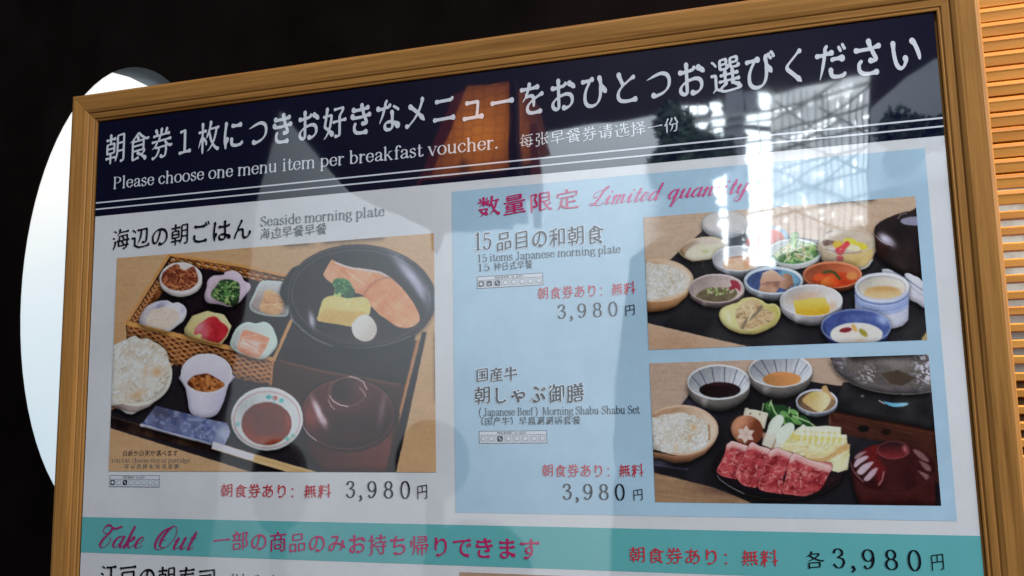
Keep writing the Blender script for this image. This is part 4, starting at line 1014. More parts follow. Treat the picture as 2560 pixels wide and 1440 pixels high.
    d = p.poly(B3((1055, 790), (1090, 700), (1200, 650), (1300, 620), (1380, 565), (1500, 552), (1620, 590), (1700, 640), (1800, 640), (1872, 720), (1850, 850), (1760, 950), (1600, 1020), (1450, 1046), (1250, 1005), (1110, 910)), 5)
    p.fill(d, (206, 192, 130), 2, k); p.fill(np.maximum(d + 4, p.ell(1872, 785, 76, 40)), p.tint((160, 148, 84), (212, 204, 148), np.clip((1920 - p.x) / 130 + .2, 0, 1)), 4); p.within(d); p.fill(p.poly(B3((1060, 900), (1250, 985), (1450, 1010), (1700, 950), (1860, 830), (1860, 1060), (1060, 1060))), p.tint((150, 130, 70), (196, 180, 116), p.n(20, 4, 2)), 4, None, .8); p.glow(1822, 793, 4, 12, -8, (232, 230, 206), .8); p.glow(1925, 790, 20, 12, 0, (150, 150, 70), .5)
    c = p.poly(B3((1270, 750), (1330, 660), (1450, 590), (1560, 580), (1660, 690), (1790, 760), (1780, 850), (1640, 930), (1440, 985), (1330, 960), (1290, 870)), 4); p.fill(c, p.tint((164, 134, 94), (206, 182, 144), p.n(11, 3, 3)), 3); p.within(c)
    p.strokes(r, 44, in_ell(1880, 785, 42, 30), 28, 3, [(216, 196, 160), (140, 110, 78), (196, 168, 128), (110, 88, 64)], .5, .7); p.line(B3((1360, 960), (1420, 860), (1540, 780), (1620, 680)), 8, (104, 92, 74), 3); p.line(B3((1440, 860), (1500, 760), (1480, 670)), 3, (226, 206, 168), 2.4); p.within(None)
    return p

C1 = lambda *p: K(1610, 880, 6.4, *p)
C2 = lambda *p: K(1980, 870, 6.4, *p)
C3 = lambda *p: K(1610, 1045, 6.4, *p)
C4 = lambda *p: K(1980, 1055, 6.4, *p)

def paint_shabu():
    p = Print(418.6, 575.3, 200.0, 283.3, 0.40, -0.3, 0.45); r = random.Random(23); p.sat = 0.80
    p.fill(np.full_like(p.x, -9), wood(p, (150, 124, 106), (170, 144, 124), 6, 0), 3)
    p.fill(p.poly([(1600, 1170), (1700, 1190), (1900, 1250), (1900, 1290), (1600, 1290)]), wood(p, (112, 82, 56), (156, 122, 92), 9, 4), 12, p.dish('table_front')); p.glow(1800, 1225, 70, 20, 12, (70, 48, 40), .7)
    k = p.dish('serving_tray')
    p.fill(p.poly(C1((600, 850), (740, 650), (1200, 400)) + C2((0, 460), (290, 533), (800, 612), (2400, 800)) + [(2380, 1290), (1950, 1290), (1850, 1245), (1782, 1218), (1637, 1182), (1600, 1160), (1600, 1060)]), p.tint((18, 17, 20), (36, 34, 40), p.n(60, 3, 2)), 2.4, k)
    p.glow(1735, 1010, 26, 14, 20, (66, 62, 84), .6); p.glow(1770, 1020, 30, 20, 30, (44, 44, 66), .5); p.line(C3((160, 745), (380, 780), (700, 820)), 3, (66, 66, 84), 4, .7); p.glow(1650, 1155, 26, 8, 8, (90, 90, 116), .6)
    for nm, lb, cx, cy, a, b, dp, sx, sy, sa, sb, col in (
        ('sauce_bowl', 'striped white bowl of dark soy sauce', 1797, 955, 79, 44, 30, 1800, 975, 52, 20, (30, 20, 22)),
        ('sauce_bowl', 'striped white bowl of tan sesame sauce', 1951, 926, 80, 42, 30, 1955, 948, 48, 18, (186, 122, 66))):
        k, h = p.bowl(nm, lb, cx, cy, a, b, dp, (120, 112, 108), (196, 196, 202), 4, (206, 204, 206), foot=.35, shade=.52)
        p.within(h)
        for i in range(13):
            t = math.pi * (1.06 + i * .072) ; x0, y0 = cx + a * .97 * math.cos(t), cy + b * .95 * math.sin(t); x1, y1 = sx + sa * 1.0 * math.cos(t), sy + sb * .9 * math.sin(t)
            p.line([(x0, y0), (x1, y1)], 2.6 if i % 2 else 1.6, (52, 56, 76) if i % 2 else (110, 112, 122), 2.2, .85)
        d = p.ell(sx, sy, sa, sb); p.fill(d, p.tint(np.array(col) * .75, np.array(col) * 1.15, np.clip((p.x - sx) / sa * .5 + .5, 0, 1)), 2.4); p.within(np.maximum(d, h)); p.glow(sx, sy - sb * .8, sa * .8, 5, 0, np.array(col) * 1.2 + (34, 8, 6), .5); p.within(None)
    # hot pot on its stove
    k = p.dish('wooden_stove_box')
    p.fill(p.poly(C2((600, 1040), (660, 960), (900, 1000), (2300, 1260), (2500, 1300), (2500, 2300), (1500, 1500), (880, 1400), (600, 1230))), wood(p, (44, 22, 18), (74, 40, 30), 3, 14), 2.4, k)
    p.line(C2((610, 1040), (1100, 1130), (1700, 1240), (2300, 1370)), 7, (92, 48, 34), 4, .8); p.line(C2((605, 1050), (605, 1230)), 2.5, (124, 72, 48), 2.4, .8); p.fill(p.ell(2158, 1072, 14, 8), (20, 10, 10), 4); p.fill(p.ell(2215, 1080, 12, 8), (30, 16, 14), 4)
    k = p.dish('stove')
    p.fill(p.poly(C2((820, 550), (740, 720), (690, 1000), (900, 1040), (1340, 1130), (1900, 1230), (2300, 1310), (2400, 600))), p.tint((22, 23, 26), (42, 40, 42), p.n(40, 6, 2)), 2.4, k)
    p.fill(p.poly(C2((1460, 850), (1600, 880), (1840, 880), (1830, 915), (1720, 940), (1560, 925)), 3), p.tint((66, 136, 170), (136, 190, 210), np.clip((p.x - 2210) / 60, 0, 1)), 2.2); p.line(C2((1395, 842), (1480, 890)), 2.5, (150, 146, 146), 2); p.glow(2156, 990, 4, 3, 0, (120, 120, 124), .7)
    k = p.dish('hot_pot', 'wrinkled metal hot pot of broth with kelp')
    d = p.ell(2252, 896, 176, 90, 2); p.fill(d, p.tint((64, 58, 60), (92, 84, 84), p.n(30, 4, 3)), 2, k); p.within(d)
    p.fill(p.ell(2262, 900, 152, 68), p.tint((58, 52, 52), (92, 84, 78), p.n(26, 9, 3)), 8)
    w = p.n(7, 3, 3, 1, 1.6, 30); m = np.exp(-(((p.x - 2315) / 26) ** 2 + ((p.y - 915) / 44) ** 2)); p.fill(.56 - w, (196, 190, 204), .12, None, np.clip(m * 1.3, 0, .95)); m = np.exp(-(((p.x - 2168) / 22) ** 2 + ((p.y - 937) / 20) ** 2)); p.fill(.58 - w, (176, 166, 166), .1, None, m); m = np.exp(-(((p.x - 2100) / 24) ** 2 + ((p.y - 905) / 24) ** 2)); p.fill(.6 - w, (130, 122, 130), .12, None, m * .7); p.glow(2235, 905, 40, 14, 0, (122, 112, 108), .5)
    p.fill(p.poly(C2((1430, 410), (1700, 350), (1980, 480), (1750, 610), (1560, 560))), (58, 48, 40), 4); p.within(None)
    p.line(C2((620, 200), (690, 370), (830, 500), (1000, 590), (1200, 665), (1500, 725), (1760, 740), (2000, 735), (2230, 700)), 2.4, (158, 146, 138), 2.2, .8)
    k, h = p.bowl('pickle_bowl', 'small white bowl of pickles', 2042, 1003, 52, 30, 10, (176, 180, 202), (110, 84, 60), 4, (196, 198, 214), foot=.4)
    p.within(None); p.fill(p.poly(C2((470, 670), (520, 595), (560, 620), (600, 700), (680, 800), (690, 830), (620, 800)), 2), (176, 136, 84), 2.2, k); p.within(h); p.fill(p.poly(C2((170, 850), (230, 760), (380, 690), (520, 700), (610, 790), (600, 880), (480, 1020), (400, 1010), (280, 940)), 4), p.tint((176, 140, 80), (214, 200, 152), np.clip((p.x - 2010) / 55, 0, 1)), 3); p.glow(2033, 990, 14, 10, 0, (166, 142, 60), .6); p.within(None)
    # rice
    k = p.dish('rice_bowl', 'wooden bowl of rice cooked with barley')
    p.fill(p.poly(C3((-200, 540), (150, 540), (480, 600), (800, 560), (1100, 400), (1180, 250), (1130, 400), (960, 580), (740, 700), (480, 722), (250, 650), (-200, 640))), p.tint((84, 52, 36), (150, 106, 78), np.clip(1 - (p.y - 1125) / 36, 0, 1)), 2.4, k)
    p.fill(p.ell(1702, 1075, 94, 63), (196, 162, 134), 2, k); p.fill(p.ell(1700, 1076, 90, 58), p.tint((150, 114, 88), (206, 182, 158), np.clip((p.x - 1690) / 90, 0, 1)), 3)
    d = p.poly(C1((60, 1080), (200, 1050), (280, 1010), (440, 985), (640, 970), (720, 1010), (800, 1010), (860, 1060), (990, 1090), (1040, 1180), (1070, 1260), (1040, 1440), (900, 1560), (600, 1620), (200, 1570), (60, 1500)), 3)
    p.rice(r, d, lambda q: (q.uniform(1622, 1776), q.uniform(1034, 1134)), k, 5.0, 300, .35); p.within(d); p.glow(1734, 1068, 7, 7, 0, (190, 146, 80), .7); p.glow(1724, 1094, 6, 9, 20, (186, 146, 92), .6); p.glow(1690, 1120, 8, 10, 0, (190, 150, 96), .5); p.within(None); p.line(C1((1035, 1170), (1050, 1300), (1040, 1400)), 5, (124, 82, 50), 3, .8)
    # plate of beef and vegetables
    k = p.dish('meat_plate', 'dark plate of raw sliced beef and vegetables')
    d = p.ell(1952, 1166, 166, 84); p.fill(d, (22, 18, 24), 2.2, k); p.line(C3((1170, 920), (1230, 1000), (1400, 1110), (1600, 1210)), 2.4, (150, 152, 168), 2.2, .85); p.line(C3((1600, 1210), (1900, 1290), (2300, 1305)) + C4((100, 1220), (500, 1120), (760, 960)), 1.8, (96, 74, 66), 2.4, .6); p.glow(2080, 1200, 30, 16, -20, (50, 26, 28), .6)
    grn = [(38, 74, 36), (58, 98, 48), (86, 128, 66), (28, 56, 32)]
    p.fill(p.poly(C1((1900, 880), (2000, 780), (2100, 850), (2250, 850), (2380, 960), (2500, 1020), (2560, 1120), (2400, 1180), (2250, 1150), (2050, 1060)), 4), (30, 54, 30), 4, k)
    for x, y, a, b, t in ((1985, 900, 14, 6, 70), (2010, 1000, 16, 7, 50), (2180, 940, 20, 10, 40), (2260, 1060, 20, 12, 60), (2400, 960, 12, 6, 20), (2440, 1100, 16, 8, 30), (2120, 1020, 18, 8, 20), (2330, 1130, 18, 8, 50), (2560, 1080, 16, 9, 30), (2600, 1180, 14, 8, 20)):
        q = C1((x, y))[0]; p.fill(p.ell(q[0], q[1], a, b, t), np.array(r.choice(grn)), 2.2, k)
    for a in (((1890, 940), (1910, 830)), ((2010, 860), (2040, 770)), ((2030, 800), (2080, 950), (2200, 1100)), ((2330, 890), (2320, 980)), ((2380, 1020), (2640, 1120), (2800, 1240)), ((2450, 980), (2460, 1040))): p.line(C1(*a), 3.6, (142, 172, 112), 2, .9)
    d = p.poly(C1((1590, 1030), (1620, 895), (1665, 900), (1680, 915), (1800, 930), (1985, 980), (1960, 1100), (1920, 1230), (1830, 1140), (1720, 1050)), 1); p.fill(d, p.tint((186, 174, 150), (216, 206, 186), p.n(20, 3, 2)), 2, k); p.fill(p.ell(1876, 1034, 3, 2), (60, 50, 44), 2); p.fill(p.ell(1899, 1035, 2, 3), (90, 80, 66), 2)
    d = p.ell(1868, 1075, 41, 36, 20); p.fill(d, p.tint((92, 44, 28), (176, 116, 84), np.clip((1880 - p.x) / 40 + (1062 - p.y) / 60 + .2, 0, 1)), 2.4, k); p.glow(1848, 1058, 16, 12, -30, (196, 132, 94), .6)
    cx, cy = 1864, 1086
    for i in range(6):
        t = math.radians(-84 + 60 * i); px, py = math.cos(t), math.sin(t); L = 24
        p.fill(p.poly([(cx, cy), (cx + L * .55 * px - 7 * py, cy + L * .5 * py + 6 * px), (cx + L * px, cy + L * .95 * py), (cx + L * .55 * px + 7 * py, cy + L * .5 * py - 6 * px)]), (214, 190, 178), 1.6)
        p.line([(cx, cy), (cx + L * .9 * px, cy + L * .86 * py)], 1.4, (156, 120, 110), 1.8, .7)
    p.fill(p.poly(C1((1900, 1290), (1990, 1290), (2150, 1450), (2080, 1580), (1900, 1480))), p.tint((112, 78, 60), (156, 122, 98), p.n(12, 3, 2)), 5, k)
    for x, y, a, b, t in ((2110, 1150, 26, 15, -52), (2260, 1300, 30, 17, -52)):
        q = C1((x, y))[0]; p.fill(p.poly([(q[0] - 18, q[1] + 4), (q[0] - 34, q[1] + 52), (q[0] - 12, q[1] + 60), (q[0] + 14, q[1] + 10)]), p.tint((186, 178, 160), (222, 220, 210), np.clip((q[1] + 50 - p.y) / 60, 0, 1)), 3, k); p.fill(p.ell(q[0], q[1], a, b, t), (216, 222, 206), 2.2, k); p.fill(np.abs(p.ell(q[0], q[1], a * .66, b * .62, t)) - .8, (180, 192, 160), 2.2, None, .6)
    cab = p.poly(C2((20, 1340), (180, 1222), (240, 1262), (560, 1250), (780, 1268), (780, 1380), (872, 1392), (880, 1540)) + C4((925, 355), (915, 560), (890, 760), (740, 800), (560, 760), (100, 600), (-160, 560), (-200, 420), (-60, 260)), 0)
    p.fill(cab, p.tint((186, 172, 112), (226, 222, 186), np.clip(p.n(10, 4, 3, 1, .5, 20) * 1.8 - .4, 0, 1)), 2.4, k); p.within(cab)
    for q in ((2014, 1096), (2040, 1100), (2066, 1098), (2092, 1104)): p.glow(q[0], q[1], 8, 9, 0, (176, 172, 66), .75)
    p.strokes(r, 40, lambda q: (q.uniform(1960, 2115), q.uniform(1070, 1160)), 40, 2.4, [(238, 236, 214), (160, 150, 84), (232, 226, 190), (196, 176, 110)], .3, .7, (2.6, .5))
    for j, (pts, w, c) in enumerate(((C4((0, 60), (300, 70), (780, 100)), 22, (222, 220, 202)), (C4((60, 230), (400, 240), (760, 240)), 22, (206, 190, 92)), (C4((60, 180), (400, 200), (870, 230)), 7, (232, 230, 214)), (C4((-100, 360), (200, 330), (420, 440), (560, 500), (700, 360)), 6, (236, 226, 176)), (C4((-60, 420), (160, 400), (260, 500), (480, 560), (700, 440), (860, 350)), 8, (226, 206, 150)), (C4((200, 580), (500, 590), (720, 480), (900, 380)), 16, (176, 130, 74)), (C4((240, 560), (480, 560), (660, 470), (740, 370)), 5, (232, 216, 164)), (C4((760, 780), (850, 680), (920, 560)), 14, (212, 206, 170)))):
        p.line(pts, w, c, 4, .85, None)
    for x in range(150, 860, 95): p.line(C4((x, 90), (x + 16, 200), (x - 10, 340)), 6, (232, 230, 210), 4, .75)
    p.strokes(r, 30, lambda q: (q.uniform(1960, 2110), q.uniform(1095, 1150)), 26, 2, [(236, 226, 180), (186, 156, 84), (200, 186, 110)], .4, .6); p.within(None)
    slices = (C3((1320, 440), (1360, 395), (1420, 372), (1540, 410), (1670, 462), (1600, 600), (1500, 830), (1480, 970), (1400, 960), (1250, 925), (1162, 850), (1230, 710), (1300, 560)),
              C3((1660, 470), (1700, 410), (1745, 390), (1850, 450), (2020, 500), (1980, 640), (1900, 850), (1820, 1090), (1680, 1095), (1560, 1050), (1470, 930), (1500, 800), (1590, 620)),
              C3((1990, 560), (2060, 500), (2140, 478), (2230, 520), (2410, 580), (2310, 760), (2220, 980), (2250, 1200), (2050, 1190), (1860, 1145), (1825, 1080), (1880, 900), (1940, 700)),
              C3((2330, 660), (2370, 590), (2430, 565)) + C4((240, 590), (420, 640), (560, 640), (640, 680), (630, 760), (560, 880), (470, 1060), (330, 1140), (180, 1182), (0, 1160), (-150, 1130), (-110, 930)))
    fats = (C3((1330, 450), (1420, 400), (1650, 490)), C3((1680, 450), (1745, 415), (2000, 540)), C3((2020, 560), (2140, 505), (2390, 620)), C3((2350, 650), (2430, 590)) + C4((240, 620), (440, 690), (590, 740)))
    for i, (q, f) in enumerate(zip(slices, fats)):
        d = p.poly(q, 3); p.fill(d - 1.5, (40, 8, 12), 3, None, .7); t = np.clip(p.n(11, 20 + i, 3, 1, .7, 60) * 1.6 - .35, 0, 1)
        p.fill(d, p.tint((104, 24, 30), (182, 70, 72), t), 2, k); p.within(d)
        p.fill(np.abs(p.n(15, 40 + i, 3, 1.3, .6, 62) - .5) - .012, (206, 120, 114), .04, None, .45); p.fill(.70 - p.n(7, 60 + i, 2), (222, 150, 140), .06, None, .55)
        p.line(f, 17 if i < 3 else 20, (222, 166, 160), 8, .92); p.line([(x, y - 3) for x, y in f], 6, (234, 204, 198), 4, .7)
        p.line(q[-5:] + q[:1], 5, (216, 112, 108), 4, .55); p.strokes(r, 8, lambda z: (z.uniform(min(a for a, _ in q), max(a for a, _ in q)), z.uniform(1130, 1215)), 30, 2, [(226, 140, 132), (206, 110, 108)], .3, .6); p.within(None)
    k = p.dish('lacquer_soup_bowl', 'red lacquer soup bowl with ribbed lid')
    p.fill(p.poly(C4((925, 700), (960, 900), (1010, 1150), (1120, 1400), (2300, 1400), (2290, 900), (2240, 700))), p.tint((44, 16, 18), (64, 28, 26), p.n(40, 3, 2)), 3, k)
    d = p.ell(2231, 1168, 104, 62); p.fill(d, p.tint((40, 14, 18), (58, 26, 26), p.n(40, 5, 2)), 2.4, k); p.within(d)
    p.fill(p.poly(C4((1000, 560), (1130, 420), (1300, 345), (1400, 380), (1380, 560), (1500, 760), (1400, 1000), (1240, 700), (1100, 520))), (88, 22, 24), 14, None, .85)
    for q, a in ((((1000, 560), (1060, 500), (1190, 470), (1150, 510), (1030, 590)), .6), (((990, 690), (1050, 590), (1190, 540), (1220, 570), (1100, 660), (1020, 725)), .95), (((1040, 800), (1130, 690), (1250, 640), (1300, 650), (1180, 790), (1100, 845)), .95), (((1150, 910), (1270, 770), (1370, 730), (1330, 830), (1250, 920), (1190, 945)), .85)): p.fill(p.poly(C4(*q), 3), (170, 146, 156), 3, None, a)
    p.line(C4((1470, 800), (1440, 930), (1390, 1010)), 3, (176, 120, 112), 3, .7)
    for q in (((1930, 440), (2050, 470), (2180, 600), (2160, 640), (2020, 560)), ((2030, 620), (2200, 700), (2220, 780), (2130, 760)), ((2020, 780), (2190, 850), (2150, 920), (2090, 860))): p.fill(p.poly(C4(*q), 3), (112, 78, 76), 4, None, .8)
    p.within(None); p.line(C4((930, 640), (970, 760), (1050, 870), (1140, 960)), 2, (150, 104, 104), 2.4, .8)
    d = p.ell(2233, 1125, 41, 23); p.fill(d, p.tint((34, 20, 22), (96, 30, 34), np.clip((p.y - 1105) / 36, 0, 1)), 2.4, k); p.fill(np.abs(d + 1.5) - 1, (120, 62, 62), 2, None, .6); p.glow(2262, 1122, 5, 9, -20, (176, 96, 96), .7)
    return p
# ------------------------------------------------------------------ the wall, its oval window, the bamboo screen
wall_mat = simple('dark_plaster', (0.0062, 0.0043, 0.0043), 0.9, 0.25, 18, spec=0.0)
ZW = 150.0
def ring_wall(name, z0, z1, mat):
    """a wall with an oval opening cut through it"""
    n = 72; cu, cv, a, b = OVAL
    ins = [(cu + a * math.cos(t), cv + b * math.sin(t)) for t in [2 * math.pi * i / n for i in range(n)]]
    u0, u1, v0, v1 = -2200, 572, -1500, 1600
    out = []
    for i in range(n):
        t = 2 * math.pi * i / n; c, s = math.cos(t), math.sin(t)
        k = min((u1 - cu) / c if c > 1e-6 else (u0 - cu) / c if c < -1e-6 else 1e9, (v1 - cv) / s if s > 1e-6 else (v0 - cv) / s if s < -1e-6 else 1e9)
        out.append((cu + k * c, cv + k * s))
    V, F = [], []
    for z in (z0, z1):
        V += [W(u, v, z) for u, v in ins] + [W(u, v, z) for u, v in out]
    for i in range(n):
        j = (i + 1) % n
        F += [(i, n + i, n + j, j), (2 * n + j, 3 * n + j, 3 * n + i, 2 * n + i), (j, 2 * n + j, 2 * n + i, i)]
    return tag(mesh_obj(name, V, F, mat), kind='structure')
sc = (ZW - EYE[2]) / (200 - EYE[2])
def at200(u, v): return EYE[0] + (u - EYE[0]) * sc, EYE[1] + (v - EYE[1]) * sc
cu, cv = at200(-150, 99)
OVAL = (cu, cv, 127 * sc, 241 * sc)
ring_wall('wall', ZW, ZW + 1.5, wall_mat)

win = empty('oval_window', W(cu, cv, ZW + 20), 'bright white oval window in the dark wall, half hidden by the menu board', 'window')
paper = N('backlit_paper')
mp = paper.mapping((1, 1, 1)); nz = paper.noise(3.0, 3, mp); sx = paper.n('ShaderNodeSeparateXYZ'); paper.l(mp, sx.inputs[0])
mrp = paper.n('ShaderNodeMapRange'); mrp.inputs[1].default_value = TOP - (cv + 140) / 1000; mrp.inputs[2].default_value = TOP - (cv - 200) / 1000; paper.l(sx.outputs[2], mrp.inputs[0])
ad = paper.n('ShaderNodeMath', operation='MULTIPLY_ADD'); ad.inputs[1].default_value = 0.5; paper.l(nz.outputs[0], ad.inputs[0]); paper.l(mrp.outputs[0], ad.inputs[2])
rp = paper.ramp(ad.outputs[0], [(0.2, (0.58, 0.72, 0.82)), (0.75, (0.78, 0.88, 0.92)), (1.0, (0.99, 0.98, 0.95))])
paper.l(rp.outputs[0], paper.p.inputs['Emission Color']); paper.p.inputs['Emission Strength'].default_value = 0.86
paper.p.inputs['Base Color'].default_value = (0.3, 0.3, 0.3, 1)
z1 = ZW + 2.5; s1 = (z1 - EYE[2]) / (200 - EYE[2])
arc = [(EYE[0] + (u - EYE[0]) * s1, EYE[1] + (v - EYE[1]) * s1) for u, v in ((-420, -150), (-230, -152), (-168, -138), (-146, -130), (-124, -118), (-100, -101), (-70, -72), (-40, -30), (-10, 40), (0, 120), (0, 420), (-420, 420))]
MB().prism(arc, z1, z1 + 1.5).build('paper_pane', paper.m, win)
MB().box(cu - 200, cu + 200, cv - 300, cv + 300, z1 + 6, z1 + 9).build('reveal_shade', simple('reveal_shade', (0.10, 0.115, 0.125), 0.8, 0.2, 12, emit=(0.5, 0.62, 0.68), strength=0.055), win)  # added grey panel, faintly glowing: stands in for the reveal's shaded upper right

scr = empty('bamboo_screen', W(760, 300, ZW + 20), 'orange bamboo slat screen on the wall to the right of the menu board', 'slat screen')
bam = N('bamboo'); mp = bam.mapping((4, 60, 95)); nz = bam.noise(1.0, 4, mp, 0.6)
rp = bam.ramp(nz.outputs[0], [(0.28, (0.36, 0.135, 0.018)), (0.72, (0.60, 0.275, 0.05))])
bam.l(rp.outputs[0], bam.p.inputs['Base Color']); bam.p.inputs['Roughness'].default_value = 0.45
V, F = [], []
zs = ZW + 10; pit = 12.45 * (zs - EYE[2]) / (200 - EYE[2])
def atz(v): return EYE[1] + (v - EYE[1]) * (zs - EYE[2]) / (200 - EYE[2])
rs = random.Random(5)
for i in range(-40, 60):
    v0 = atz(-84) + pit * i                     # dark gap at the top of each slat
    gap = 0.10 if v0 < atz(69) else 0.42
    prof = [(gap, 6), (gap + .02, 1.6), (gap + .10, 0.2), (gap + (.30 if gap < .2 else .12), 0.0), (gap + (.40 if gap < .2 else .20), .8), (.97, 2.6), (1.0, 6)] if gap < .2 else [(gap, 6), (gap + .03, 1.2), (gap + .12, .4), (.93, 1.2), (1.0, 6)]
    n = len(prof); b = len(V); j = rs.uniform(-.25, .25)
    for u in (575, 1500):
        V += [W(u, v0 + q * pit + j, zs + z) for q, z in prof]
    F += [(b + k, b + k + 1, b + n + k + 1, b + n + k) for k in range(n - 1)]
mesh_obj('slats', V, F, bam.m, scr)
MB().quad(574, 1500, -1500, atz(60), zs + 8).build('backing', simple('backing_wood', (0.10, 0.045, 0.015), 0.8), scr)
# behind the open slats: added glowing panel for the bright outside, grey lower down
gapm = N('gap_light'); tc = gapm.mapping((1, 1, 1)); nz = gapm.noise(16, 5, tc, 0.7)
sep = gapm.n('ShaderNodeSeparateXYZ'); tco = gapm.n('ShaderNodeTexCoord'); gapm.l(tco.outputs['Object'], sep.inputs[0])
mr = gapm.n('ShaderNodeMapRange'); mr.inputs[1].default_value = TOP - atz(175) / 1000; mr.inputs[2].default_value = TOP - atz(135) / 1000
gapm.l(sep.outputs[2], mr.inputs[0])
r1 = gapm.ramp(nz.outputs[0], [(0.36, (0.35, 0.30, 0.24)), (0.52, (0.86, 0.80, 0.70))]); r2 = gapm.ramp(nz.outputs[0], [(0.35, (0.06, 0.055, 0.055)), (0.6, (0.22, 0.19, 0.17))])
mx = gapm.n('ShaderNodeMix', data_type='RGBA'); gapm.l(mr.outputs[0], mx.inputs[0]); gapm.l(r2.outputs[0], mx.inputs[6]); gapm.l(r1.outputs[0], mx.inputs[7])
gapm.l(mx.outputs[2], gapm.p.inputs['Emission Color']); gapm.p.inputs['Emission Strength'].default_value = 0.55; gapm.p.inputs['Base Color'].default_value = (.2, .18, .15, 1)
MB().quad(574, 1500, atz(60), atz(212), zs + 10).build('outside_glow', gapm.m, scr)
MB().quad(574, 1500, atz(212), 1500, zs + 8).build('backing', bpy.data.materials['backing_wood'], scr)

# ------------------------------------------------------------------ the menu board
HS = 841.0
board = empty('menu_board', W(297, HS + 24, 10), 'framed breakfast menu board in an oak frame with food pictures and prices', 'menu board')
oakm = oak('oak')
PROF = [(-0.6, -3.0), (1.0, -3.0), (1.0, 1.0), (2.0, 1.4), (2.4, 0.9), (2.9, 0.9), (3.4, 1.7), (6.9, 2.3), (7.3, 1.8), (7.7, 1.8), (8.2, 2.7), (10.5, 3.7), (20.4, 4.6), (22.4, 4.0), (23.3, 2.2), (23.4, -18.0), (-0.6, -18.0)]
def rail(length, cx, cy, rot, wide=1.0):
    """one mitred length of moulding: local x along it, local y outwards, local z towards the room"""
    V, F = [], []; n = len(PROF)
    for sgn in (-1, 1):
        for w, h in PROF: V.append((sgn * (length / 2 + w) / 1000, w * wide / 1000, h / 1000))
    F = [(k, (k + 1) % n, n + (k + 1) % n, n + k) for k in range(n)] + [tuple(range(n - 1, -1, -1)), tuple(range(n, 2 * n))]
    me = bpy.data.meshes.new('frame_rail'); me.from_pydata(V, [], F); me.materials.append(oakm); me.update()
    o = bpy.data.objects.new('frame_rail', me); COL.objects.link(o)
    # outward direction in the sheet: rot 0 up, 90 left, 180 down, 270 right
    out = {0: (0, 0, 1), 90: (-1, 0, 0), 180: (0, 0, -1), 270: (1, 0, 0)}[rot]
    y = Vector(out); z = Vector((0, -1, 0)); x = y.cross(z)
    M = Matrix(((x.x, y.x, z.x, 0), (x.y, y.y, z.y, 0), (x.z, y.z, z.z, 0), (0, 0, 0, 1)))
    M.translation = Vector(W(cx, cy, 0))
    o.parent = board; o.matrix_parent_inverse = Matrix.Translation(board.location).inverted(); o.matrix_basis = M
    bv = o.modifiers.new('edge', 'BEVEL'); bv.width = 0.0003; bv.segments = 2; bv.limit_method = 'ANGLE'; bv.angle_limit = 0.5
    return o
rail(594, 297, 0, 0); rail(594, 297, HS, 180); rail(HS, 0, HS / 2, 90); rail(HS, 594, HS / 2, 270)
MB().box(-2, 596, -2, HS + 2, 4, 7).build('backing_board', simple('board', (0.05, 0.035, 0.03)), board)
for u in (60, 534): MB().box(u - 15, u + 15, 40, 1600, 19, 40).build('stand_leg', oakm, board)
tag(MB().quad(-4000, 5000, 0, 0, 0).add([W(-4000, 1600, -3500), W(5000, 1600, -3500), W(5000, 1600, 900), W(-4000, 1600, 900)], [(0, 1, 2, 3)]).build('floor', simple('floor_stone', (0.035, 0.03, 0.028), 0.7)), kind='structure')

PAPER = ink('paper', (0.70, 0.69, 0.71), 0.10, 9)
NAVY = ink('navy_ink', (0.0045, 0.0050, 0.020), 0.15, 5)
BLUE = ink('pale_blue_ink', (0.41, 0.575, 0.71), 0.13, 11)
TEAL = ink('teal_ink', (0.125, 0.43, 0.44), 0.08, 9)
WHITE = ink('white_ink', (0.66, 0.67, 0.72))
BLACK = ink('black_ink', (0.006, 0.007, 0.012))
SOFT = ink('soft_black_ink', (0.018, 0.021, 0.03))
GREY = ink('grey_ink', (0.09, 0.105, 0.13))
RED = ink('red_ink', (0.55, 0.035, 0.055))
MAG = ink('magenta_ink', (0.50, 0.02, 0.13))
PINK = ink('pink_ink', (0.62, 0.07, 0.24))
PURP = ink('plum_ink', (0.34, 0.03, 0.14))
LGREY = ink('light_grey_ink', (0.42, 0.46, 0.50))
PRINT = painted('photo_print')

MB().quad(0.3, 593.4, 0, HS, 0).build('paper_sheet', PAPER, board)
MB().quad(0.3, 593.4, 0, 74.3, -0.12).build('header_band', NAVY, board)
MB().quad(0.3, 593.4, 63.3, 64.35, -0.24).build('white_rule', WHITE, board)
MB().quad(0.3, 593.4, 68.3, 69.35, -0.24).build('white_rule', WHITE, board)
MB().quad(291.0, 582.6, 80.7, 291.5, -0.12).build('pale_blue_panel', BLUE, board)
MB().quad(0.3, 593.4, 299.1, 324.3, -0.12).build('teal_band', TEAL, board)

L = lambda *a, **k: line(a[0], a[1], *a[2:6], a[6], a[7], board, **k)
L('headline_text', '朝食券１枚につきお好きなメニューをおひとつお選びください', 6.4, 586.9, 10.2, 34.6, 'brush', WHITE, wide=0.95, weight=1.06, label='large white brush headline in Japanese on the dark blue header')
L('subtitle_text', 'Please choose one menu item per breakfast voucher.', 15.4, 325, 45.0, 54.1, 'roman', WHITE, label='white roman line reading Please choose one menu item per breakfast voucher')
L('subtitle_text', '每张早餐券请选择一份', 338.6, 444, 46.0, 55.6, 'brush', WHITE, weight=.85)
L('dish_title_text', '海辺の朝ごはん', 16, 138.5, 85.8, 102.2, 'brush', BLACK, weight=1.05)
L('dish_subtitle_text', 'Seaside morning plate', 144.5, 242, 86.2, 93.2, 'roman', GREY, weight=.9)
L('dish_subtitle_text', '海边早餐早餐', 144.2, 198, 94.6, 103.0, 'brush', GREY, weight=.85)
L('limited_text', '数量限定', 308, 379, 86.2, 99.8, 'brush', MAG, weight=1.05)
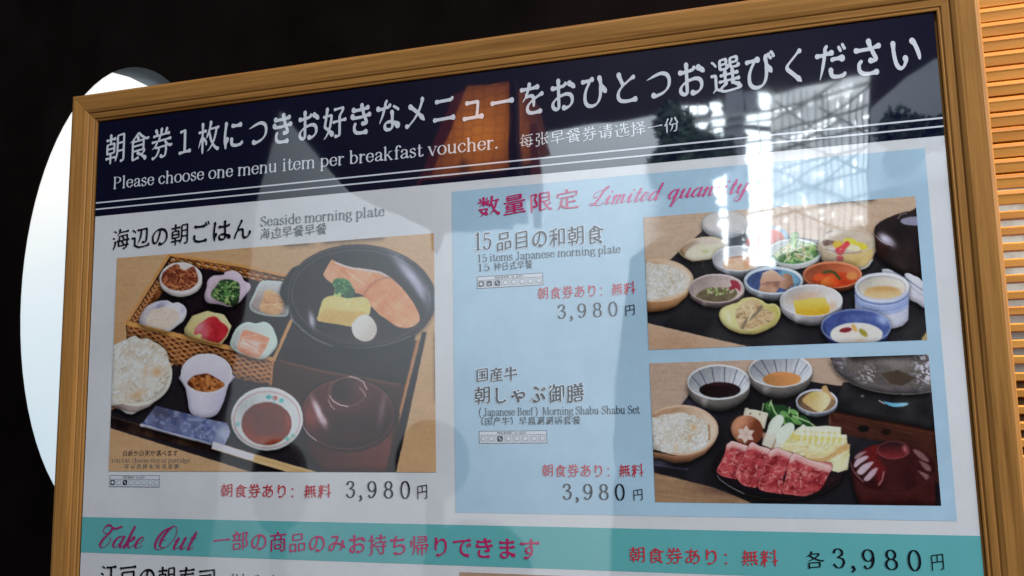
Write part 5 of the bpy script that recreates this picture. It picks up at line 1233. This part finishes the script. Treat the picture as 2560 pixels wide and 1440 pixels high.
L('limited_text', 'Limited quantity', 384, 482, 87.0, 98.2, 'script', PINK)
HALO = ink('halo_ink', (0.62, 0.70, 0.78))
for t, a in (('15', (305.7, 318.6, 110.6, 121.6)),):
    L('title_glow', t, *a, 'roman', HALO, z=-0.3, grow=0.055, g=40); L('dish_title_text', t, *a, 'roman', SOFT, g=40, weight=1.12)
for t, a in (('品目の和朝食', (321, 393.4, 110.6, 123.6)), ('国産牛', (305.8, 334.6, 199.6, 208.6)), ('朝しゃぶ御膳', (304.5, 377.6, 211.4, 223.0))):
    L('title_glow', t, *a, 'brush', HALO, z=-0.3, grow=0.045, g=30); L('dish_title_text', t, *a, 'brush', SOFT, weight=1.12)
L('dish_subtitle_text', '15 items Japanese morning plate', 308, 403.6, 124.9, 130.0, 'roman', SOFT, weight=.9)
L('dish_subtitle_text', '15', 308, 317, 131.4, 136.0, 'roman', SOFT)
L('dish_subtitle_text', '种日式早餐', 319.5, 346, 130.8, 136.6, 'brush', SOFT, weight=.85)
L('dish_subtitle_text', '( Japanese Beef )  Morning Shabu-Shabu Set', 307.7, 411.6, 225.5, 230.3, 'roman', SOFT, weight=.9)
L('dish_subtitle_text', '（国产牛）早晨涮涮锅套餐', 305.6, 374.6, 231.2, 236.6, 'brush', SOFT, weight=.85)
for u0, u1, v0, v1 in ((348.6, 412.2, 149.0, 157.2), (348.6, 412.8, 260.8, 268.8), (116.6, 203, 274.3, 283.7), (401.2, 488, 309.5, 319.0)):
    L('voucher_text', '朝食券あり：無料', u0, u1, v0, v1, 'brush', RED, weight=1.0)
for d, y in (((361.0, 400.8, 160.6, 169.6), (404.4, 411.6, 162.8, 170.2)), ((361.2, 400.9, 272.5, 282.0), (405.0, 411.9, 275.2, 282.6)), ((212.8, 260.4, 271.6, 282.5), (264.0, 272.6, 273.4, 283.4)), ((516.2, 563.6, 307.2, 318.0), (567.2, 575.0, 308.4, 318.0))):
    digits('price_text', '3,980', *d, BLACK, board); L('yen_text', '円', *y, 'brush', BLACK, weight=.85)
L('each_text', '各', 501.2, 513, 309.4, 319.2, 'brush', BLACK)
L('takeout_text', 'Take Out', 13.0, 96, 304.0, 320.0, 'script', PURP)
L('takeout_text', '一部の商品のみお持ち帰りできます', 111.2, 347, 306.2, 319.4, 'brush', MAG, weight=1.0)
L('dish_title_text', '江戸の朝寿司', 17.5, 116, 331.6, 348.0, 'brush', BLACK, weight=1.05)
L('dish_subtitle_text', 'Edo Sushi morning plate', 127, 225, 335.0, 342.0, 'roman', GREY, weight=.9)
L('dish_subtitle_text', '江户早餐寿司', 127, 181, 343.4, 351.6, 'brush', GREY, weight=.85)

def strip(u0, u1, v0, v1, dark):
    """the row of little allergen pictures: a title over eight boxes, the marked ones dark"""
    o = MB().quad(u0, u1, v0, v1, -0.2).build('allergen_strip', WHITE, board)
    t = 0.28; m = v0 + (v1 - v0) * .32; b = MB()
    for a in ((u0, u1, v0, v0 + t), (u0, u1, v1 - t, v1), (u0, u0 + t, v0, v1), (u1 - t, u1, v0, v1), (u0, u1, m, m + t * .7)): b.quad(*a, -0.32)
    c = (u1 - u0) / 8
    for i in range(1, 8): b.quad(u0 + i * c - .08, u0 + i * c + .08, m, v1, -0.28)
    b.build('strip_border', GREY, o)
    line('strip_title', '特定原材料（8品目）', u0 + (u1 - u0) * .27, u0 + (u1 - u0) * .73, v0 + .5, m - .25, 'brush', SOFT, o, z=-0.34, weight=.9, g=26)
    def rr(b, x, y, w, h, z, q=.8):
        pts = []
        for cx, cy, a0 in ((x + w - q, y + q, -90), (x + w - q, y + h - q, 0), (x + q, y + h - q, 90), (x + q, y + q, 180)):
            for k in range(4): a = math.radians(a0 + 30 * k); pts.append((cx + q * math.cos(a), cy + q * math.sin(a)))
        n = len(b.v); b.v += [W(px, py, z) for px, py in pts]; b.f.append(tuple(range(n + len(pts) - 1, n - 1, -1)))
    for i in range(8):
        x, y, w, h = u0 + i * c + c * .16, m + .7, c * .68, (v1 - m) * .66
        b = MB(); rr(b, x, y, w, h, -0.34); on = i in dark
        k = b.build('allergen_icon', SOFT if on else LGREY, o)
        b = MB(); e = w * .2
        if i in (0, 5, 7) or not on: rr(b, x + e, y + e, w - 2 * e, h - 2 * e, -0.40, .7 if i != 0 else (w - 2 * e) * .45)
        elif i == 1: b.quad(x + e, x + w - e, y + h * .5, y + h * .62, -.4); b.quad(x + e, x + w * .6, y + h * .72, y + h * .8, -.4)
        else: b.add([W(x + e, y + e, -.4), W(x + e * 1.9, y + e, -.4), W(x + w - e, y + h - e, -.4), W(x + w - 1.9 * e, y + h - e, -.4)], [(0, 3, 2, 1)])
        b.build('icon_mark', WHITE, o)
strip(308.0, 352.8, 139.6, 147.6, (0, 1, 2))
strip(307.7, 352.7, 240.0, 247.9, (2,))
strip(23.3, 66.5, 269.0, 277.2, (0, 2))

paint_seaside().build('food_photo', PRINT, board, 'printed picture of a breakfast tray with salmon in a black pot')
paint_fifteen().build('food_photo', PRINT, board, 'printed picture of many small dishes on a black tray')
paint_shabu().build('food_photo', PRINT, board, 'printed picture of raw beef slices with a hot pot and rice')
pl = Print(293.4, 575.3, 328.2, 420.0, 2.0, -0.3, 0.42)
pl.fill(np.full_like(pl.x, -9), wood(pl, (134, 108, 92), (158, 132, 112), 3), 3)
pl.build('food_photo', PRINT, board, 'printed picture at the lower edge showing only a brown table top')
# the small note printed over the first picture
L('note_text', '白飯か白粥か選べます', 33.6, 81.4, 251.0, 255.4, 'brush', SOFT, weight=.8)
L('note_text', 'You can choose rice or porridge.', 23.8, 92.6, 256.6, 259.8, 'roman', GREY, weight=.85)
L('note_text', '可以选择米饭或者粥', 35.0, 83.0, 260.8, 264.4, 'brush', GREY, weight=.85)

# ------------------------------------------------------------------ the room across from the board, seen in its gloss
def AC(d, *pts): return [tuple(across(x, y, d)) for x, y in pts]
tag(MB().box(-6000, 6500, -4200, 1600, -3050, -3000).build('far_wall', simple('dark_timber', (0.016, 0.012, 0.011), 0.8, 0.3, 3)), kind='structure')  # added dark wall that also keeps world light out of the sheet's gloss
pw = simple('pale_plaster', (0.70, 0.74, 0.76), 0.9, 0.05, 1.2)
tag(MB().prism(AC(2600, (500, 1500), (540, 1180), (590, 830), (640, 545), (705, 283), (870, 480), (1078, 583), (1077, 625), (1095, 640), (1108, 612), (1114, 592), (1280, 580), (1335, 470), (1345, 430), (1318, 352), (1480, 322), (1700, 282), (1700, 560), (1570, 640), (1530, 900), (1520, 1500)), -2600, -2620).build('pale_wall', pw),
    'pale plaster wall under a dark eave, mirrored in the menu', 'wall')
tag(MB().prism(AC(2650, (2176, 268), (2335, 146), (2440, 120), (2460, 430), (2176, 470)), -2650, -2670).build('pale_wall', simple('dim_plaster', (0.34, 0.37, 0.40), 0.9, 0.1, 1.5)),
    'dim grey garden wall with a slanting top, mirrored at the right of the menu', 'wall')

# the lattice window: bright gaps of daylight, a timber post, pale paper panels, and a bamboo lattice in front
D = 2700
lw = empty('lattice_window', (*across(1980, 400, D) / 1000 * (1, 0), 0), 'bright lattice window with bamboo strips and white paper panels, mirrored in the menu', 'window')
a = across(1980, 400, D); lw.location = W(a[0], a[1], -D)
sky = N('daylight'); sky.p.inputs['Base Color'].default_value = (0, 0, 0, 1)
mp = sky.mapping((1, 1, 1)); nz = sky.noise(22, 4, mp, .65); rp = sky.ramp(nz.outputs[0], [(0.30, (0.4, 0.48, 0.52)), (0.42, (0.80, 0.92, 1.0))])
sky.l(rp.outputs[0], sky.p.inputs['Emission Color']); sky.p.inputs['Emission Strength'].default_value = 7
gapm2 = MB()
rg = random.Random(31)
def column(x0, x1, y0, y1, dx, n):
    """a ragged upright chink of daylight between leaves and timber"""
    lft, rgt = [], []
    for i in range(n + 1):
        y = y0 + (y1 - y0) * i / n; sh = dx * i / n
        lft.append((x0 + sh + rg.uniform(-7, 7), y)); rgt.append((x1 + sh + rg.uniform(-6, 6), y))
    for i in range(n):
        if rg.random() < .10: continue
        gapm2.prism(AC(D + 60, lft[i], rgt[i], rgt[i + 1], lft[i + 1]), -D - 60, -D - 62)
column(1708, 1768, 268, 322, 2, 6); column(1776, 1800, 262, 340, 8, 14); column(1752, 1788, 325, 372, 10, 6)
column(1776, 1822, 384, 560, 20, 22); column(1800, 1836, 560, 655, 10, 14); column(1838, 1852, 560, 640, 8, 8)
column(1836, 1848, 252, 300, 2, 6); column(1892, 1914, 236, 282, 2, 5); column(1856, 1916, 282, 655, 14, 26)
gapm2.build('daylight_pane', sky.m, lw)
pan = N('window_paper'); mp = pan.mapping((1, 1, 1)); nz = pan.noise(9, 3, mp); rp = pan.ramp(nz.outputs[0], [(0.3, (0.62, 0.72, 0.78)), (0.7, (0.86, 0.93, 0.98))])
pan.l(rp.outputs[0], pan.p.inputs['Emission Color']); pan.p.inputs['Emission Strength'].default_value = 1.8; pan.p.inputs['Base Color'].default_value = (.3, .3, .3, 1)
MB().prism(AC(D + 10, (1918, 238), (2168, 190), (2168, 560), (1918, 640)), -D - 10, -D - 14).build('paper_panel', pan.m, lw)
dk = simple('weathered_bamboo', (0.34, 0.35, 0.34), 0.8)
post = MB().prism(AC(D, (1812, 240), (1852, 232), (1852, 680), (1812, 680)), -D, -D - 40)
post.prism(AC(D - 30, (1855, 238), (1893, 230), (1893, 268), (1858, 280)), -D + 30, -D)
post.build('post', simple('glowing_post_timber', (0.10, 0.11, 0.13), 0.7, emit=(.6, .7, .85), strength=0.3), lw)  # faint glow added to the timber in place of light on it
lat = MB(); rl = random.Random(9)
def bar(p, q, w, d=D - 10): 
    A, B = across(*p, d), across(*q, d); lat.bar(W(A[0], A[1], -d), W(B[0], B[1], -d), w / 1000, .012)
for y in (296, 318, 366, 402, 466, 540): bar((1700, y + 12), (1925, y - 22), 5 if y % 4 else 9)
for x in (1745, 1888): bar((x, 262), (x + 6, 660), 5)
for i in range(14): bar((1926 + i * 17.5 + rl.uniform(-3, 3), 230), (1930 + i * 18 + rl.uniform(-3, 3), 640), rl.uniform(3, 7))
for y in (250, 302, 352, 404, 462, 520): bar((1920, y + 24), (2170, y - 42), 8)
for i, (y, s) in enumerate(((300, 1), (330, -1), (390, 1), (420, -1), (480, 1), (505, -1))): bar((1920, y), (2100 if s > 0 else 2168, y - s * 96), 7); 
for p, q in (((1990, 330), (2168, 215)), ((2010, 480), (2168, 360)), ((1930, 250), (2060, 340)), ((2040, 260), (2168, 330))): bar(p, q, 6)
lat.build('lattice', dk, lw)
gl = MB()
for i in range(64):
    x, y = rl.uniform(1925, 2160), rl.uniform(225, 570)
    if y < 262 - (x - 1925) * .2: continue
    w, h = (rl.uniform(2, 4), rl.uniform(8, 20)) if rl.random() < .6 else (rl.uniform(8, 16), rl.uniform(2.5, 4.5))
    s = -.18 if w > h else 0
    A = AC(D + 4, (x, y), (x + w, y + w * s), (x + w, y + h + w * s), (x, y + h)); gl.prism(A, -D - 4, -D - 6)
for x, y, n in ((1928, 276, 12), (1935, 350, 9), (2005, 315, 5), (2060, 240, 6)):
    for i in range(n):
        X, Y = x + i * 17, y - i * 5.6 + rl.uniform(-2, 2)
        if X < 2160: gl.prism(AC(D + 4, (X, Y), (X + rl.uniform(6, 14), Y - 3), (X + 13, Y + 2), (X, Y + 5)), -D - 4, -D - 6)
gap = N('daylight_gap'); gap.p.inputs['Base Color'].default_value = (0, 0, 0, 1); gap.p.inputs['Emission Color'].default_value = (.86, .95, 1, 1); gap.p.inputs['Emission Strength'].default_value = 8
gl.build('daylight_gap', gap.m, lw)

def shrub(name, label, cx, cy, rx, ry, d, n, seed):
    m = MB(); q = random.Random(seed); c = across(cx, cy, d); s = d / 527 + 1
    for _ in range(n):
        t = q.uniform(0, 6.28); k = math.sqrt(q.random()) * (0.8 + .3 * math.sin(3 * t + seed)); u, v = c[0] + rx * s * k * math.cos(t) * .28, c[1] + ry * s * k * math.sin(t) * .28
        z = -d + q.uniform(-90, 90); L = q.uniform(7, 18); a, b = q.uniform(0, 6.28), q.uniform(-.6, .6); ca, sa = math.cos(a) * L, math.sin(a) * L
        m.add([W(u - ca, v - sa, z), W(u - sa * .4, v + ca * .4, z + b * L), W(u + ca, v + sa, z), W(u + sa * .4, v - ca * .4, z - b * L)], [(0, 1, 2, 3)])
    tag(m.build(name, simple(name + '_leaf_%d' % seed, (0.030, 0.060, 0.040), .6, .5, 6)), label, 'shrub')
shrub('garden_shrub', 'dark leafy shrub before the pale wall left of the lattice window', 1715, 380, 95, 95, 2450, 4200, 1)
shrub('garden_shrub', 'dark leafy shrub at the foot of the dim grey wall', 2290, 345, 90, 62, 2450, 2600, 2)

# the paper lantern
dl = 1750
P = lambda x, y: across(x, y, dl)
c = P(1180, 330)
lan = empty('paper_lantern', W(c[0], P(1180, 440)[1], -dl), 'glowing orange paper lantern with a honeycomb pattern and dark frame', 'lantern')
sh = N('lantern_paper'); tc = sh.n('ShaderNodeTexCoord'); g = sh.n('ShaderNodeNewGeometry')
dv = sh.n('ShaderNodeVectorMath', operation='DISTANCE'); hot = P(1200, 335); sh.l(g.outputs['Position'], dv.inputs[0]); dv.inputs[1].default_value = W(hot[0], hot[1], -dl)
mr = sh.n('ShaderNodeMapRange'); mr.inputs[1].default_value = 0.30; mr.inputs[2].default_value = 0.02; mr.inputs[3].default_value = 0.22; mr.inputs[4].default_value = 1.0; sh.l(dv.outputs['Value'], mr.inputs[0])
pw2 = sh.n('ShaderNodeMath', operation='POWER'); pw2.inputs[1].default_value = 1.7; sh.l(mr.outputs[0], pw2.inputs[0])
vo = sh.n('ShaderNodeTexVoronoi', feature='DISTANCE_TO_EDGE'); vo.inputs['Scale'].default_value = 30; vo.inputs['Randomness'].default_value = .25
mpv = sh.n('ShaderNodeMapping'); mpv.inputs['Scale'].default_value = (1, .02, 1.1); sh.l(g.outputs['Position'], mpv.inputs[0]); sh.l(mpv.outputs[0], vo.inputs['Vector'])
ed = sh.ramp(vo.outputs['Distance'], [(0.0, (0.55, 0.5, 0.45)), (0.10, (1, 1, 1))])
nz = sh.noise(6, 3, g.outputs['Position'], .6); sp = sh.ramp(nz.outputs[0], [(0.34, (.35, .28, .25)), (.42, (1, 1, 1))])
m1 = sh.n('ShaderNodeMix', data_type='RGBA', blend_type='MULTIPLY'); m1.inputs[0].default_value = 1; sh.l(ed.outputs[0], m1.inputs[6]); sh.l(sp.outputs[0], m1.inputs[7])
cr = sh.ramp(pw2.outputs[0], [(0.0, (0.035, 0.005, 0.002)), (0.30, (0.15, 0.024, 0.007)), (1.0, (1.0, 0.30, 0.03))])
m2 = sh.n('ShaderNodeMix', data_type='RGBA', blend_type='MULTIPLY'); m2.inputs[0].default_value = 1; sh.l(cr.outputs[0], m2.inputs[6]); sh.l(m1.outputs[2], m2.inputs[7])
sh.l(m2.outputs[2], sh.p.inputs['Emission Color']); sh.p.inputs['Emission Strength'].default_value = 1.35; sh.p.inputs['Base Color'].default_value = (.05, .02, .008, 1)
q = [P(*p) for p in ((1166, 212), (1270, 200), (1284, 436), (1068, 462))]
back = [(q[0][0] + 30, q[0][1]), (q[1][0] + 30, q[1][1]), (q[2][0] + 60, q[2][1]), (q[3][0] - 40, q[3][1])]
V = [W(x, y, -dl) for x, y in q] + [W(x, y - (110 if y > 0 - 1e9 and i > 1 else 0), -dl - 260) for i, (x, y) in enumerate(back)]
mesh_obj('lantern_shade', V, [(0, 3, 2, 1), (4, 5, 6, 7), (0, 1, 5, 4), (2, 3, 7, 6), (1, 2, 6, 5), (0, 4, 7, 3)], sh.m, lan)
fr = MB(); fm = simple('lacquer_frame', (0.015, 0.009, 0.009), .5)
fr.prism([P(*p) for p in ((1272, 196), (1288, 194), (1312, 560), (1286, 560))], -dl + 25, -dl - 20)
fr.prism([P(*p) for p in ((1060, 463), (1290, 438), (1296, 470), (1040, 500))], -dl + 25, -dl - 20)
fr.build('lantern_frame', fm, lan)
side = N('lantern_side'); side.p.inputs['Base Color'].default_value = (.06, .02, .015, 1); side.p.inputs['Emission Color'].default_value = (.5, .06, .03, 1); side.p.inputs['Emission Strength'].default_value = .16
MB().prism([P(*p) for p in ((1120, 222), (1163, 213), (1066, 460), (1020, 478))], -dl - 30, -dl - 60).build('side_panel', side.m, lan)
MB().prism([P(*p) for p in ((1312, 300), (1330, 298), (1346, 470), (1330, 560), (1314, 560))], -dl - 60, -dl - 80).build('side_panel', side.m, lan)

# dark round-backed chairs before the pale wall
def chair(label, cx, cy, rx, ry, d):
    c, s = across(cx, cy, d), d / 527 + 1
    u, v, a, b = c[0], c[1], rx * s * .28, ry * s * .28
    root = empty('round_back_chair', W(u, 1600, -d), label, 'chair', 'chairs mirrored in the menu')
    n = 40; pts = [(u + a * math.cos(t), v + b * math.sin(t)) for t in [2 * math.pi * i / n for i in range(n)]]
    MB().prism(pts, -d, -d - 40).build('backrest', fm, root)
    MB().box(u - a, u + a, 1150, 1190, -d - 30, -d - 480).build('seat', fm, root)
    for du in (-.85, .85):
        for dz in (-50, -450): MB().box(u + du * a - 18, u + du * a + 18, 1190, 1600, -d + dz - 18, -d + dz + 18).build('leg', fm, root)
    MB().box(u - 25, u + 25, v, 1160, -d - 10, -d - 40).build('back_post', fm, root)
chair('dark round-backed chair, smallest of the three mirrored in the menu', 1075, 1150, 92, 92, 1900)
chair('dark round-backed chair, lowest of the three mirrored in the menu', 1185, 1430, 130, 118, 1500)
chair('dark round-backed chair, nearest the left side of the three mirrored in the menu', 690, 1215, 82, 112, 1900)
bpy.data.objects.remove(_scratch_o)
